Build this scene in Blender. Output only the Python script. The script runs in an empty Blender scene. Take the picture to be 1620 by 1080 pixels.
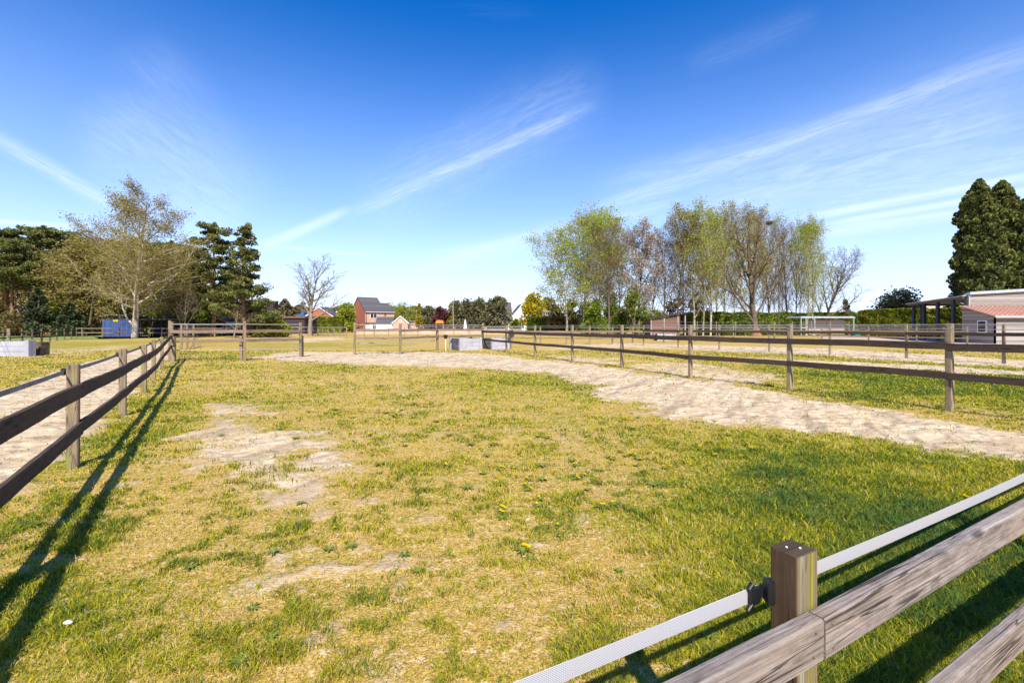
import bpy, math, random
import numpy as np
from mathutils import Vector, Matrix
C = bpy.context.scene.collection
R = math.radians
# ------------------------------------------------------------------ camera
H = 1.6; F = 720.0; HZ = 516.0            # eye height, focal length in photo pixels, horizon row
cam_d = bpy.data.cameras.new('camera'); cam = bpy.data.objects.new('camera', cam_d); C.objects.link(cam)
cam.location = (0, 0, H); cam.rotation_euler = (R(90), 0, 0)
cam_d.sensor_width = 36; cam_d.lens = 16; cam_d.shift_y = -24/1620; cam_d.clip_start = .05; cam_d.clip_end = 5000
bpy.context.scene.camera = cam
# ------------------------------------------------------------------ light
SUN = Vector((.15, -1.02, 1.0)).normalized()
EL = math.asin(SUN.z); AZ = math.atan2(SUN.x, SUN.y)
sl = bpy.data.lights.new('sun', 'SUN'); sl.energy = 5.0; sl.angle = R(.5); sl.color = (1, .94, .84)
so = bpy.data.objects.new('sun', sl); C.objects.link(so)
so.rotation_euler = SUN.to_track_quat('Z', 'Y').to_euler()
vs = bpy.context.scene.view_settings
vs.view_transform = 'Standard'; vs.look = 'None'; vs.gamma = 1; vs.exposure = .70; vs.use_curve_mapping = False
w = bpy.data.worlds.new('World'); bpy.context.scene.world = w; w.use_nodes = True
wt = w.node_tree; wt.nodes.clear()
class NT:
    """small helper to wire node trees"""
    def __init__(s, t): s.t = t
    def n(s, typ, **k):
        o = s.t.nodes.new(typ)
        for a, v in k.items(): setattr(o, a, v)
        return o
    def l(s, a, b): s.t.links.new(a, b)
    def put(s, sock, v):
        if isinstance(v, bpy.types.NodeSocket): s.l(v, sock)
        else: sock.default_value = v
    def math(s, op, a, b=0.0, clamp=False):
        o = s.n('ShaderNodeMath', operation=op, use_clamp=clamp); s.put(o.inputs[0], a); s.put(o.inputs[1], b); return o.outputs[0]
    def vmath(s, op, a, b=(0, 0, 0)):
        o = s.n('ShaderNodeVectorMath', operation=op); s.put(o.inputs[0], a); s.put(o.inputs[1], b)
        return o.outputs['Value'] if op == 'DOT_PRODUCT' else o.outputs[0]
    def rng(s, v, a, b, c=0.0, d=1.0, smooth=True):
        o = s.n('ShaderNodeMapRange', interpolation_type='SMOOTHSTEP' if smooth else 'LINEAR')
        for i, q in enumerate((v, a, b, c, d)): s.put(o.inputs[i], q)
        return o.outputs[0]
    def noise(s, vec, scale, detail=4, rough=.55, dist=0.0):
        o = s.n('ShaderNodeTexNoise'); s.put(o.inputs['Vector'], vec); o.inputs['Scale'].default_value = scale
        o.inputs['Detail'].default_value = detail; o.inputs['Roughness'].default_value = rough; o.inputs['Distortion'].default_value = dist
        return o.outputs[0]
    def mix(s, f, a, b, mode='MIX'):
        o = s.n('ShaderNodeMix', data_type='RGBA', blend_type=mode)
        s.put(o.inputs[0], f)
        for q, v in ((6, a), (7, b)):
            if not isinstance(v, bpy.types.NodeSocket) and len(v) == 3: v = (*v, 1)
            s.put(o.inputs[q], v)
        return o.outputs[2]
    def mapping(s, vec, scale=(1, 1, 1), rot=(0, 0, 0), loc=(0, 0, 0)):
        o = s.n('ShaderNodeMapping'); s.put(o.inputs[0], vec)
        o.inputs['Location'].default_value = loc; o.inputs['Rotation'].default_value = rot; o.inputs['Scale'].default_value = scale
        return o.outputs[0]
T = NT(wt)
sky = T.n('ShaderNodeTexSky', sky_type='NISHITA', sun_disc=False)
sky.sun_elevation = EL; sky.sun_rotation = AZ; sky.altitude = 50; sky.air_density = 1.0; sky.dust_density = .15; sky.ozone_density = 4.0
hsv = T.n('ShaderNodeHueSaturation'); hsv.inputs['Saturation'].default_value = 1.38; hsv.inputs['Value'].default_value = 1.08; hsv.inputs['Hue'].default_value = .512
T.l(sky.outputs[0], hsv.inputs['Color'])
D = T.vmath('NORMALIZE', T.n('ShaderNodeTexCoord').outputs['Generated'])
sx = T.n('ShaderNodeSeparateXYZ'); T.l(D, sx.inputs[0])
zc = T.math('MAXIMUM', sx.outputs[2], .02)
cb = T.n('ShaderNodeCombineXYZ'); T.l(T.math('DIVIDE', sx.outputs[0], T.math('ADD', zc, .12)), cb.inputs[0]); T.l(T.math('DIVIDE', sx.outputs[1], T.math('ADD', zc, .12)), cb.inputs[1])
PL = cb.outputs[0]                                   # cloud-layer plane coordinates
def pdir(px, py): return Vector(((px-810)/F, 1, (HZ-py)/F)).normalized()
wob = T.noise(D, 9, 3); wob = T.math('MULTIPLY', T.math('SUBTRACT', wob, .5), 1.0)
fil = T.noise(T.mapping(PL, (.9, 5, 1), (0, 0, R(28))), 1.6, 6, .65, .6)
fine = T.noise(D, 60, 4, .6)
total = None
# high thin contrails and cirrus streaks: great-circle bands on the sky
for (x0, y0, x1, y1, wd, inten, wobble) in [
    (-80, 180, 215, 342, .011, .5, .006), (400, 398, 560, 328, .009, .55, .008), (545, 342, 950, 162, .015, .62, .012), (560, 340, 960, 130, .06, .25, .03),
    (425, 389, 600, 405, .003, .35, .001), (-40, 348, 130, 359, .0032, .6, .001),
    (900, 350, 1760, 40, .020, .55, .010), (1060, 345, 1700, 150, .075, .45, .03), (1250, 330, 1720, 230, .03, .45, .02), (690, 412, 880, 362, .011, .5, .006),
    (1240, 350, 1720, 262, .0085, .75, .002), (1290, 358, 1720, 285, .0065, .75, .002), (1270, 374, 1720, 300, .012, .6, .004),
    (140, 150, 390, 360, .09, .30, .06), (200, 60, 420, 330, .05, .16, .05), (940, 300, 1700, 120, .03, .34, .02), (1000, 360, 1700, 210, .03, .34, .02), (640, 430, 1150, 300, .02, .4, .015), (1080, 110, 1300, 20, .02, .08, .02)]:
    a, b = pdir(x0, y0), pdir(x1, y1); N = a.cross(b).normalized(); m = (a+b).normalized(); half = a.angle(b)/2
    d = T.math('ABSOLUTE', T.math('ADD', T.vmath('DOT_PRODUCT', D, tuple(N)), T.math('MULTIPLY', wob, wobble)))
    band = T.math('POWER', T.rng(d, 0, wd*2.1, 1, 0), 1.5)
    al = T.rng(T.vmath('DOT_PRODUCT', D, tuple(m)), math.cos(half*1.1), math.cos(half*.45))
    cc = T.n('ShaderNodeCombineXYZ'); T.l(T.math('MULTIPLY', T.vmath('DOT_PRODUCT', D, tuple(m.cross(N))), 9), cc.inputs[0]); T.l(T.math('MULTIPLY', T.vmath('DOT_PRODUCT', D, tuple(N)), .8/wd+25), cc.inputs[1]); cc.inputs[2].default_value = x0*.37
    st = T.noise(T.vmath('ADD', cc.outputs[0], PL), 1.6, 8, .68, 1.2)
    k = T.rng(st, .22, .78, .25 if wd > .009 else .5, 1)
    v = T.math('MULTIPLY', T.math('MULTIPLY', T.math('MULTIPLY', band, al), k), inten)
    total = v if total is None else T.math('MAXIMUM', total, v)
# thin veil, thickest low over the middle of the field
c0 = pdir(640, 470)
near = T.rng(T.vmath('DOT_PRODUCT', D, tuple(c0)), .80, 1.0)
low = T.rng(sx.outputs[2], .0, .30, 1, 0)
veil = T.math('MULTIPLY', T.math('MULTIPLY', near, low), T.rng(fil, .15, .65, .55, 1))
veil = T.math('MULTIPLY', veil, .95)
wisp = T.math('MULTIPLY', T.rng(fil, .5, .8), T.math('MULTIPLY', T.rng(sx.outputs[2], .0, .5, .25, .03), T.rng(T.noise(D, 2.2, 2), .42, .62)))
haze = T.math('ADD', T.math('MULTIPLY', T.rng(sx.outputs[2], -.05, .26, 1, 0), .40), T.math('MULTIPLY', T.rng(sx.outputs[2], -.05, .60, 1, 0), .56))
tot = T.math('MAXIMUM', T.math('MAXIMUM', veil, wisp), haze)
col = T.mix(tot, hsv.outputs[0], (4.7, 5.6, 8.0))
col = T.mix(T.math('MULTIPLY', total, .68), col, (6.3, 6.7, 7.6))
bg = T.n('ShaderNodeBackground'); bg.inputs[1].default_value = .125; T.l(col, bg.inputs[0])
T.l(bg.outputs[0], T.n('ShaderNodeOutputWorld').inputs[0])

# ------------------------------------------------------------------ helpers
def G(px, py):                                       # photo pixel on the ground -> world
    y = H*F/(py-HZ); return ((px-810)/F*y, y)
def X(px, d): return (px-810)/F*d
def Z(py, d): return H + (HZ-py)/F*d
def tagp(o, label=None, cat=None, group=None, kind=None):
    for k, v in (('label', label), ('category', cat), ('group', group), ('kind', kind)):
        if v: o[k] = v
    return o
def thing(name, label, cat, loc=(0, 0, 0), rz=0, group=None):
    o = bpy.data.objects.new(name, None); C.objects.link(o); o.location = loc; o.rotation_euler = (0, 0, rz)
    o.empty_display_size = .2
    return tagp(o, label, cat, group)
def off(p):
    o = Vector((0, 0, 0))
    while p is not None:
        o = o + Vector(p.location); p = p.parent
    return o
class MB:
    def __init__(s): s.v = []; s.f = []; s.uv = []; s.r = []
    def face(s, idx, uvs=None):
        s.f.append(idx); s.uv.extend(uvs if uvs else [(0, 0)]*len(idx))
    def box(s, x0, x1, y0, y1, z0, z1, u0=None):
        b = len(s.v); o = random.random()*40 if u0 is None else u0
        s.v += [(x0, y0, z0), (x1, y0, z0), (x1, y1, z0), (x0, y1, z0), (x0, y0, z1), (x1, y0, z1), (x1, y1, z1), (x0, y1, z1)]
        dx, dy, dz = x1-x0, y1-y0, z1-z0
        for q, (a, c) in (((0, 1, 5, 4), (dx, dz)), ((1, 2, 6, 5), (dy, dz)), ((2, 3, 7, 6), (dx, dz)), ((3, 0, 4, 7), (dy, dz)), ((4, 5, 6, 7), (dx, dy)), ((3, 2, 1, 0), (dx, dy))):
            s.face([b+i for i in q], [(o, 0+o), (o+a, 0+o), (o+a, c+o), (o, c+o)])
    def beam(s, p0, p1, w, h, segs=1, bev=.006, wob=0.0, up=(0, 0, 1), rnd=None):
        """bevelled bar from p0 to p1, w across (horizontal) and h along 'up'; uv runs in metres along the grain"""
        rnd = rnd or random
        p0 = Vector(p0); p1 = Vector(p1); d = (p1-p0); L = d.length; d.normalize()
        up = Vector(up)
        if abs(d.dot(up)) > .95: up = Vector((0, 1, 0))
        sd = d.cross(up).normalized(); up = sd.cross(d).normalized()
        a, b = w/2, h/2; e = min(bev, a*.6, b*.6)
        prof = [(-a+e, -b), (a-e, -b), (a, -b+e), (a, b-e), (a-e, b), (-a+e, b), (-a, b-e), (-a, -b+e)]
        per = [0]
        for i in range(8):
            q0, q1 = prof[i], prof[(i+1) % 8]; per.append(per[-1]+math.dist(q0, q1))
        o = rnd.random()*60; o2 = rnd.random()*60; base = len(s.v)
        ph = [rnd.random()*6.28 for _ in range(4)]
        for k in range(segs+1):
            t = k/segs; c = p0+d*(L*t)
            wz = wob*(math.sin(t*L*1.7+ph[0])+.5*math.sin(t*L*4.1+ph[1])); wx = wob*(math.sin(t*L*1.3+ph[2])+.4*math.sin(t*L*5+ph[3]))
            for (x, z) in prof:
                j = wob*.35
                s.v.append(tuple(c+sd*(x+wx+rnd.uniform(-j, j))+up*(z+wz+rnd.uniform(-j, j))))
        for k in range(segs):
            for i in range(8):
                i2 = (i+1) % 8; u0 = o+L*k/segs; u1 = o+L*(k+1)/segs
                s.face([base+k*8+i, base+k*8+i2, base+(k+1)*8+i2, base+(k+1)*8+i], [(u0, o2+per[i]), (u0, o2+per[i+1]), (u1, o2+per[i+1]), (u1, o2+per[i])])
        s.face([base+i for i in range(7, -1, -1)], [(o+prof[i][0]*.3, o2+prof[i][1]) for i in range(7, -1, -1)])
        s.face([base+segs*8+i for i in range(8)], [(o+prof[i][0]*.3, o2+prof[i][1]) for i in range(8)])
    def tube(s, pts, rad, n=6, cap=True):
        base = len(s.v); pts = [Vector(p) for p in pts]; m = len(pts); ref = Vector((.31, .77, .55)); u = 0
        for k in range(m):
            d = (pts[min(k+1, m-1)]-pts[max(k-1, 0)]).normalized()
            a = d.cross(ref)
            if a.length < .05: a = d.cross(Vector((1, 0, 0)))
            a.normalize(); b = d.cross(a)
            for i in range(n):
                t = 6.28318*i/n; s.v.append(tuple(pts[k]+(a*math.cos(t)+b*math.sin(t))*rad[k]))
        for k in range(m-1):
            L = (pts[k+1]-pts[k]).length
            for i in range(n):
                i2 = (i+1) % n
                s.face([base+k*n+i, base+k*n+i2, base+(k+1)*n+i2, base+(k+1)*n+i], [(u, i/n), (u, (i+1)/n), (u+L, (i+1)/n), (u+L, i/n)])
            u += L
        if cap and n > 2:
            s.face([base+i for i in range(n-1, -1, -1)]); s.face([base+(m-1)*n+i for i in range(n)])
    def poly(s, pts, uvs=None):
        b = len(s.v); s.v += [tuple(p) for p in pts]; s.face(list(range(b, b+len(pts))), uvs or [(p[0]+p[1], p[2]) for p in pts])
    def prism(s, prof, y0, y1, axis='y'):
        """extrude a 2-D outline (x,z) from y0 to y1"""
        n = len(prof); b = len(s.v)
        for yy in (y0, y1):
            for (x, z) in prof: s.v.append((x, yy, z) if axis == 'y' else (yy, x, z))
        s.face([b+i for i in range(n)], [prof[i] for i in range(n)]); s.face([b+n+i for i in range(n-1, -1, -1)], [prof[i] for i in range(n-1, -1, -1)])
        for i in range(n):
            j = (i+1) % n; L = math.dist(prof[i], prof[j])
            s.face([b+j, b+i, b+n+i, b+n+j], [(0, L), (0, 0), (abs(y1-y0), 0), (abs(y1-y0), L)])
    def build(s, name, mat, parent=None, smooth=False, local=False, label=None):
        me = bpy.data.meshes.new(name); o0 = Vector((0, 0, 0)) if local else off(parent)
        me.from_pydata([(p[0]-o0.x, p[1]-o0.y, p[2]-o0.z) for p in s.v], [], s.f)
        uv = me.uv_layers.new(name='UVMap'); uv.data.foreach_set('uv', np.array(s.uv, dtype=np.float32).ravel())
        me.materials.append(mat)
        if smooth: me.polygons.foreach_set('use_smooth', [True]*len(me.polygons))
        me.update()
        ob = bpy.data.objects.new(name, me); C.objects.link(ob); ob.parent = parent
        if label: ob['label'] = label
        return ob
def mesh_np(name, V, Fc, mat, parent=None, attrs=None, colors=None, smooth=False):
    V = np.asarray(V, dtype=np.float32); Fc = np.asarray(Fc, dtype=np.int32); k = Fc.shape[1]
    me = bpy.data.meshes.new(name); me.vertices.add(len(V)); me.vertices.foreach_set('co', V.ravel())
    me.loops.add(Fc.size); me.loops.foreach_set('vertex_index', Fc.ravel())
    me.polygons.add(len(Fc)); me.polygons.foreach_set('loop_start', np.arange(len(Fc), dtype=np.int32)*k)
    me.polygons.foreach_set('loop_total', np.full(len(Fc), k, dtype=np.int32))
    if smooth: me.polygons.foreach_set('use_smooth', np.ones(len(Fc), dtype=bool))
    for a, v in (attrs or {}).items():
        at = me.attributes.new(a, 'FLOAT', 'POINT'); at.data.foreach_set('value', np.asarray(v, dtype=np.float32))
    me.update(calc_edges=True)
    me.materials.append(mat)
    ob = bpy.data.objects.new(name, me); C.objects.link(ob); ob.parent = parent
    return ob
def copy_thing(o, loc, rz=0, sc=1, label=None, group=None):
    c = o.copy(); C.objects.link(c); c.location = loc; c.rotation_euler = (0, 0, rz); c.scale = (sc, sc, sc) if not isinstance(sc, tuple) else sc
    if label: c['label'] = label
    if group: c['group'] = group
    for ch in list(o.children):
        d = ch.copy(); C.objects.link(d); d.parent = c
        for g in list(ch.children):
            e = g.copy(); C.objects.link(e); e.parent = d
    return c
# numpy value noise
def _h(ix, iy, seed):
    n = (ix.astype(np.int64)*374761393 + iy.astype(np.int64)*668265263 + seed*1442695) & 0xffffffff
    n = ((n ^ (n >> 13))*1274126177) & 0xffffffff
    n = (n ^ (n >> 16)) & 0xffffff
    return n/float(0xffffff)
def vn(x, y, seed=0):
    ix = np.floor(x); iy = np.floor(y); fx = x-ix; fy = y-iy; fx = fx*fx*(3-2*fx); fy = fy*fy*(3-2*fy)
    a = _h(ix, iy, seed); b = _h(ix+1, iy, seed); c = _h(ix, iy+1, seed); d = _h(ix+1, iy+1, seed)
    return (a*(1-fx)+b*fx)*(1-fy)+(c*(1-fx)+d*fx)*fy
def fbm(x, y, sc, oc=4, seed=0):
    t = 0; am = .5; s = 0
    for i in range(oc):
        t = t+am*vn(x*sc+17*i, y*sc-31*i, seed+i); s += am; sc *= 2.03; am *= .52
    return t/s
def sst(v, a, b):
    t = np.clip((v-a)/(b-a), 0, 1); return t*t*(3-2*t)
def sdf(P, x, y):                                    # signed distance, inside positive
    best = np.full(x.shape, 1e9); ins = np.zeros(x.shape, bool)
    n = len(P)
    for i in range(n):
        (ax, ay), (bx, by) = P[i], P[(i+1) % n]; ex, ey = bx-ax, by-ay
        t = np.clip(((x-ax)*ex+(y-ay)*ey)/(ex*ex+ey*ey+1e-12), 0, 1)
        best = np.minimum(best, np.hypot(x-ax-t*ex, y-ay-t*ey))
        if abs(ey) > 1e-9:
            cr = ((ay > y) != (by > y)) & (x < ex*(y-ay)/ey+ax); ins ^= cr
    return np.where(ins, best, -best)

# ------------------------------------------------------------------ materials
def newmat(name):
    m = bpy.data.materials.new(name); m.use_nodes = True; m.node_tree.nodes.clear(); t = NT(m.node_tree)
    out = t.n('ShaderNodeOutputMaterial'); p = t.n('ShaderNodeBsdfPrincipled'); t.l(p.outputs[0], out.inputs[0])
    p.inputs['Specular IOR Level'].default_value = .25; p.inputs['Roughness'].default_value = .85
    return m, t, p, out
def bump(t, p, h, st, dist=.01):
    b = t.n('ShaderNodeBump'); b.inputs['Strength'].default_value = st; b.inputs['Distance'].default_value = dist
    t.l(h, b.inputs['Height']); t.l(b.outputs[0], p.inputs['Normal'])
def plain(name, c1, c2, scale=3, rough=.8, spec=.25, bst=.3, metal=0, emit=None):
    m, t, p, out = newmat(name); tc = t.n('ShaderNodeTexCoord').outputs['Object']
    n = t.noise(tc, scale, 6, .6); t.l(t.mix(t.rng(n, .3, .7), c1, c2), p.inputs['Base Color'])
    p.inputs['Roughness'].default_value = rough; p.inputs['Specular IOR Level'].default_value = spec; p.inputs['Metallic'].default_value = metal
    bump(t, p, t.noise(tc, scale*12, 3), bst, .004)
    return m
def wood(name, light, dark, moss=None, moss_amt=.0, knots=True, grain=34, bst=.5):
    m, t, p, out = newmat(name); uv = t.n('ShaderNodeUVMap').outputs[0]
    g = t.noise(t.mapping(uv, (1.3, grain*1.2, 1)), 1.0, 8, .75, 1.0)
    g2 = t.noise(t.mapping(uv, (9, grain*.35, 1)), 1.0, 6, .7, .6)
    patch = t.noise(t.mapping(uv, (1.6, 5, 1)), 1.0, 4, .6, .5)
    gg = t.math('ADD', t.math('MULTIPLY', g, .65), t.math('MULTIPLY', g2, .35))
    c = t.mix(t.rng(gg, .34, .66), dark, light)
    mid = tuple((a*.75+b*.25) for a, b in zip(light, dark)); mid = (mid[0]*1.02, mid[1]*.90, mid[2]*.80)
    c = t.mix(t.rng(patch, .38, .68, 0, .65), c, mid)
    if knots:
        v = t.n('ShaderNodeTexVoronoi'); t.l(t.mapping(uv, (2.1, 9, 1)), v.inputs['Vector']); v.inputs['Scale'].default_value = 1
        kn = t.rng(v.outputs['Distance'], .05, .16, 1, 0); c = t.mix(t.math('MULTIPLY', kn, .75), c, tuple(a*.35 for a in dark))
    crack = t.math('MULTIPLY', t.rng(t.math('ABSOLUTE', t.math('SUBTRACT', t.noise(t.mapping(uv, (.9, grain*.28, 1), loc=(3, 5, 0)), 1.0, 3, .5, .3), .52)), .006, .022, 1, 0), t.rng(t.noise(t.mapping(uv, (1.1, 6, 1), loc=(1, 7, 0)), 1.0, 2), .45, .6))
    c = t.mix(t.math('MULTIPLY', crack, .8), c, tuple(a*.25 for a in dark))
    if moss:
        mm = t.rng(t.noise(t.mapping(uv, (1.0, 11, 1), loc=(8, 1, 0)), 1.0, 5, .65), .62-moss_amt, .72-moss_amt); c = t.mix(t.math('MULTIPLY', mm, .85), c, moss)
    t.l(c, p.inputs['Base Color']); p.inputs['Roughness'].default_value = .88
    bump(t, p, t.math('SUBTRACT', gg, t.math('MULTIPLY', crack, .8)), bst, .006)
    return m
def leafmat(name, cols, trans=.35, rough=.7, spec=.2):
    """foliage colour from a per-leaf value and a soft clump noise"""
    m, t, p, out = newmat(name)
    a = t.n('ShaderNodeAttribute', attribute_name='rnd').outputs['Fac']
    cl = t.noise(t.n('ShaderNodeTexCoord').outputs['Object'], .55, 2)
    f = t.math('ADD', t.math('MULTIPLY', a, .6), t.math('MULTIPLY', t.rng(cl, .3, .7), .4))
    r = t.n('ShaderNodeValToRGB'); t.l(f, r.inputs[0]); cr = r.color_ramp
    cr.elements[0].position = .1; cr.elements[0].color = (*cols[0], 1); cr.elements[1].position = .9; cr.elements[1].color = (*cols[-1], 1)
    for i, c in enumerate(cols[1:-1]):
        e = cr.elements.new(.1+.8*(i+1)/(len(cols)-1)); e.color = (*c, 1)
    t.l(r.outputs[0], p.inputs['Base Color']); p.inputs['Roughness'].default_value = rough; p.inputs['Specular IOR Level'].default_value = spec
    tr = t.n('ShaderNodeBsdfTranslucent'); t.l(r.outputs[0], tr.inputs[0]); mx = t.n('ShaderNodeMixShader'); mx.inputs[0].default_value = trans
    t.l(p.outputs[0], mx.inputs[1]); t.l(tr.outputs[0], mx.inputs[2]); t.l(mx.outputs[0], out.inputs[0])
    return m
def boards(name, c1, c2, pitch=.16, vertical=False, gap=.08):
    """horizontal (or upright) boarding in object space, one pitch per board"""
    m, t, p, out = newmat(name); tc = t.n('ShaderNodeTexCoord').outputs['Object']; s = t.n('ShaderNodeSeparateXYZ'); t.l(tc, s.inputs[0])
    z = s.outputs[0] if vertical else s.outputs[2]
    q = t.math('DIVIDE', z, pitch); fr = t.math('FRACT', q); fl = t.math('FLOOR', q)
    wn = t.n('ShaderNodeTexWhiteNoise', noise_dimensions='1D'); t.l(fl, wn.inputs['W'])
    n = t.noise(t.mapping(tc, (1, 1, 12) if not vertical else (12, 12, 1)), 1.5, 6, .65)
    f = t.math('ADD', t.math('MULTIPLY', wn.outputs[0], .45), t.math('MULTIPLY', n, .6))
    c = t.mix(t.rng(f, .2, .85), c1, c2)
    g = t.rng(fr, 0, gap, 0, 1); c = t.mix(t.math('SUBTRACT', 1, g), c, tuple(a*.2 for a in c2))
    t.l(c, p.inputs['Base Color']); bump(t, p, g, .6, .02)
    return m
def bricks(name, c1, c2, mortar, scale=1.0):
    m, t, p, out = newmat(name); g = t.n('ShaderNodeTexCoord').outputs['Object']; s = t.n('ShaderNodeSeparateXYZ'); t.l(g, s.inputs[0])
    cbx = t.n('ShaderNodeCombineXYZ'); t.l(t.math('ADD', s.outputs[0], s.outputs[1]), cbx.inputs[0]); t.l(s.outputs[2], cbx.inputs[1])
    b = t.n('ShaderNodeTexBrick'); t.l(cbx.outputs[0], b.inputs['Vector']); b.inputs['Scale'].default_value = 4*scale; b.inputs['Color1'].default_value = (*c1, 1); b.inputs['Color2'].default_value = (*c2, 1)
    b.inputs['Mortar'].default_value = (*mortar, 1); b.inputs['Mortar Size'].default_value = .018; b.inputs['Brick Width'].default_value = .9; b.inputs['Row Height'].default_value = .3
    n = t.noise(g, .9, 4); t.l(t.mix(t.rng(n, .3, .7, .0, .35), b.outputs[0], c2), p.inputs['Base Color']); return m
M = {}
M['rail_dark'] = wood('weathered_rail', (.10, .07, .05), (.024, .017, .012), grain=70)
M['rail_near'] = wood('near_rail', (.37, .315, .275), (.075, .055, .045), (.25, .22, .07), .005, grain=95, bst=1)
M['rail_grey'] = wood('grey_rail', (.30, .22, .16), (.10, .07, .05), grain=60)
M['post_right'] = wood('pale_post', (.34, .27, .17), (.16, .12, .075), (.19, .20, .07), .02, grain=24)
M['post_left'] = wood('mossy_post', (.30, .23, .15), (.12, .088, .06), (.23, .25, .06), .10, grain=24)
M['post_near'] = wood('near_post', (.11, .072, .04), (.022, .015, .01), (.30, .24, .04), -.02, grain=80, bst=1)
M['tape_dark'] = plain('dark_grey_tape', (.20, .18, .16), (.33, .31, .29), 6, .8)  # tape of the left fence, coloured a darker grey than the others
m, t, p, out = newmat('near_post_moss'); m0 = M['post_near']
m = m0; t = NT(m.node_tree); p = [n for n in m.node_tree.nodes if n.type == 'BSDF_PRINCIPLED'][0]
oc = t.n('ShaderNodeTexCoord').outputs['Object']; dd_ = t.vmath('DOT_PRODUCT', oc, (.880, .475, 0)); nn_ = t.vmath('DOT_PRODUCT', oc, (-.475, .880, 0))
nz = t.noise(t.mapping(oc, (90, 90, 4)), 1, 4, .6)
front = t.rng(nn_, -.032, -.036)
big_ = t.noise(t.mapping(oc, (12, 12, 3)), 1, 4, .6)
bnd = t.rng(t.math('ABSOLUTE', t.math('SUBTRACT', t.math('ADD', dd_, t.math('MULTIPLY', t.math('SUBTRACT', nz, .5), .05)), .008)), .006, .018, 1, 0)
pale = t.rng(t.math('ABSOLUTE', t.math('SUBTRACT', dd_, -.030)), .004, .012, .8, 0)
src = p.inputs['Base Color'].links[0].from_socket
c2 = t.mix(t.math('MULTIPLY', front, .8), src, (.23, .175, .10)); c2 = t.mix(t.math('MULTIPLY', t.math('MULTIPLY', front, pale), t.rng(big_, .35, .6, .2, 1)), c2, (.33, .36, .25)); c2 = t.mix(t.math('MULTIPLY', t.math('MULTIPLY', front, bnd), t.rng(big_, .3, .55, .35, 1)), c2, t.mix(t.rng(nz, .35, .65), (.27, .24, .03), (.15, .135, .03)))
t.l(c2, p.inputs['Base Color'])
M['wire'] = plain('pale_tape', (.26, .24, .23), (.36, .34, .33), 4, .7)
M['concrete'] = plain('concrete_panel', (.31, .305, .34), (.41, .405, .44), 1.5, .9)
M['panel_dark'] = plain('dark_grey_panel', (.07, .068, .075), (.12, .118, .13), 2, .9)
M['black'] = plain('black_plastic', (.006, .006, .006), (.012, .012, .013), 8, .45, .5)
M['white'] = plain('white_paint', (.72, .72, .72), (.84, .84, .83), 2, .7)
M['darkglass'] = plain('dark_glass', (.02, .025, .03), (.05, .06, .07), 1, .15, .6, .02)
M['slate'] = boards('roof_tiles', (.07, .065, .07), (.12, .11, .115), .28)
M['brick'] = bricks('red_brick', (.40, .12, .07), (.30, .09, .055), (.38, .26, .2))
M['brick_pale'] = bricks('pale_brick', (.58, .34, .22), (.48, .28, .18), (.5, .4, .3))
M['brick_dark'] = bricks('dark_brick', (.035, .028, .035), (.055, .04, .045), (.03, .025, .03))
M['render'] = plain('painted_render', (.74, .73, .70), (.83, .82, .80), .6, .9)
M['shed_red'] = boards('reddish_boards', (.11, .06, .045), (.20, .115, .085), .22)
M['barn'] = boards('grey_boards', (.19, .165, .145), (.40, .355, .315), .17)
M['shelter'] = boards('shelter_boards', (.30, .25, .21), (.45, .37, .31), .15)
M['blue'] = boards('blue_steel', (.05, .085, .22), (.07, .11, .27), .26, True, .22)
M['steel'] = plain('galvanised_steel', (.45, .48, .52), (.58, .61, .64), 2, .45, .5, .1, .5)
M['column'] = plain('blue_grey_steel', (.045, .055, .08), (.065, .075, .10), 2, .5)
M['redroof'] = plain('terracotta_sheet', (.52, .27, .19), (.62, .35, .25), 1.2, .6)
M['darkwood'] = plain('dark_stained_wood', (.025, .022, .025), (.05, .045, .045), 3)
M['solar'] = plain('solar_panel', (.03, .09, .25), (.05, .12, .32), 2, .2, .6, .02)
M['bark'] = plain('grey_bark', (.16, .13, .095), (.30, .25, .18), 5, .9, .1, .8)
M['bark_dark'] = plain('dark_bark', (.075, .06, .045), (.16, .125, .085), 5, .9, .1, .8)
M['bark_birch'] = plain('birch_bark', (.50, .45, .36), (.24, .20, .14), 2.2, .8, .1, .5)
M['bark_pine'] = plain('pine_bark', (.17, .09, .055), (.34, .17, .09), 3, .9, .1, .8)
M['twig'] = plain('brown_twig', (.15, .105, .065), (.25, .18, .11), 2, .9, .1, .2)
M['twig_olive'] = plain('olive_twig', (.22, .17, .065), (.34, .27, .10), 2, .9, .1, .2)
L_ = {}
L_['birch'] = leafmat('birch_leaf', [(.22, .20, .04), (.32, .35, .035), (.36, .46, .04)], .4)
L_['olive'] = leafmat('olive_bud', [(.19, .14, .05), (.27, .215, .055), (.31, .29, .06)], .4)
L_['brown'] = leafmat('brown_bud', [(.13, .085, .055), (.20, .13, .08), (.23, .16, .10)], .3)
L_['blossom'] = leafmat('blossom', [(.20, .15, .09), (.36, .29, .22), (.56, .51, .45)], .3)
L_['pine'] = leafmat('pine_needle', [(.05, .06, .018), (.14, .15, .04), (.30, .29, .075)], .25)
L_['conifer'] = leafmat('cypress_spray', [(.02, .03, .010), (.11, .125, .03), (.34, .33, .085)], .15)
L_['hedge'] = leafmat('hedge_leaf', [(.07, .10, .012), (.15, .20, .02), (.26, .32, .03)], .25)
L_['yellowgreen'] = leafmat('lime_leaf', [(.13, .15, .012), (.22, .24, .02), (.34, .35, .03)], .3)
L_['yellow'] = leafmat('golden_leaf', [(.22, .16, .008), (.42, .34, .015), (.55, .46, .03)], .3)
L_['purple'] = leafmat('copper_leaf', [(.07, .02, .022), (.13, .04, .04), (.20, .08, .07)], .25)
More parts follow.
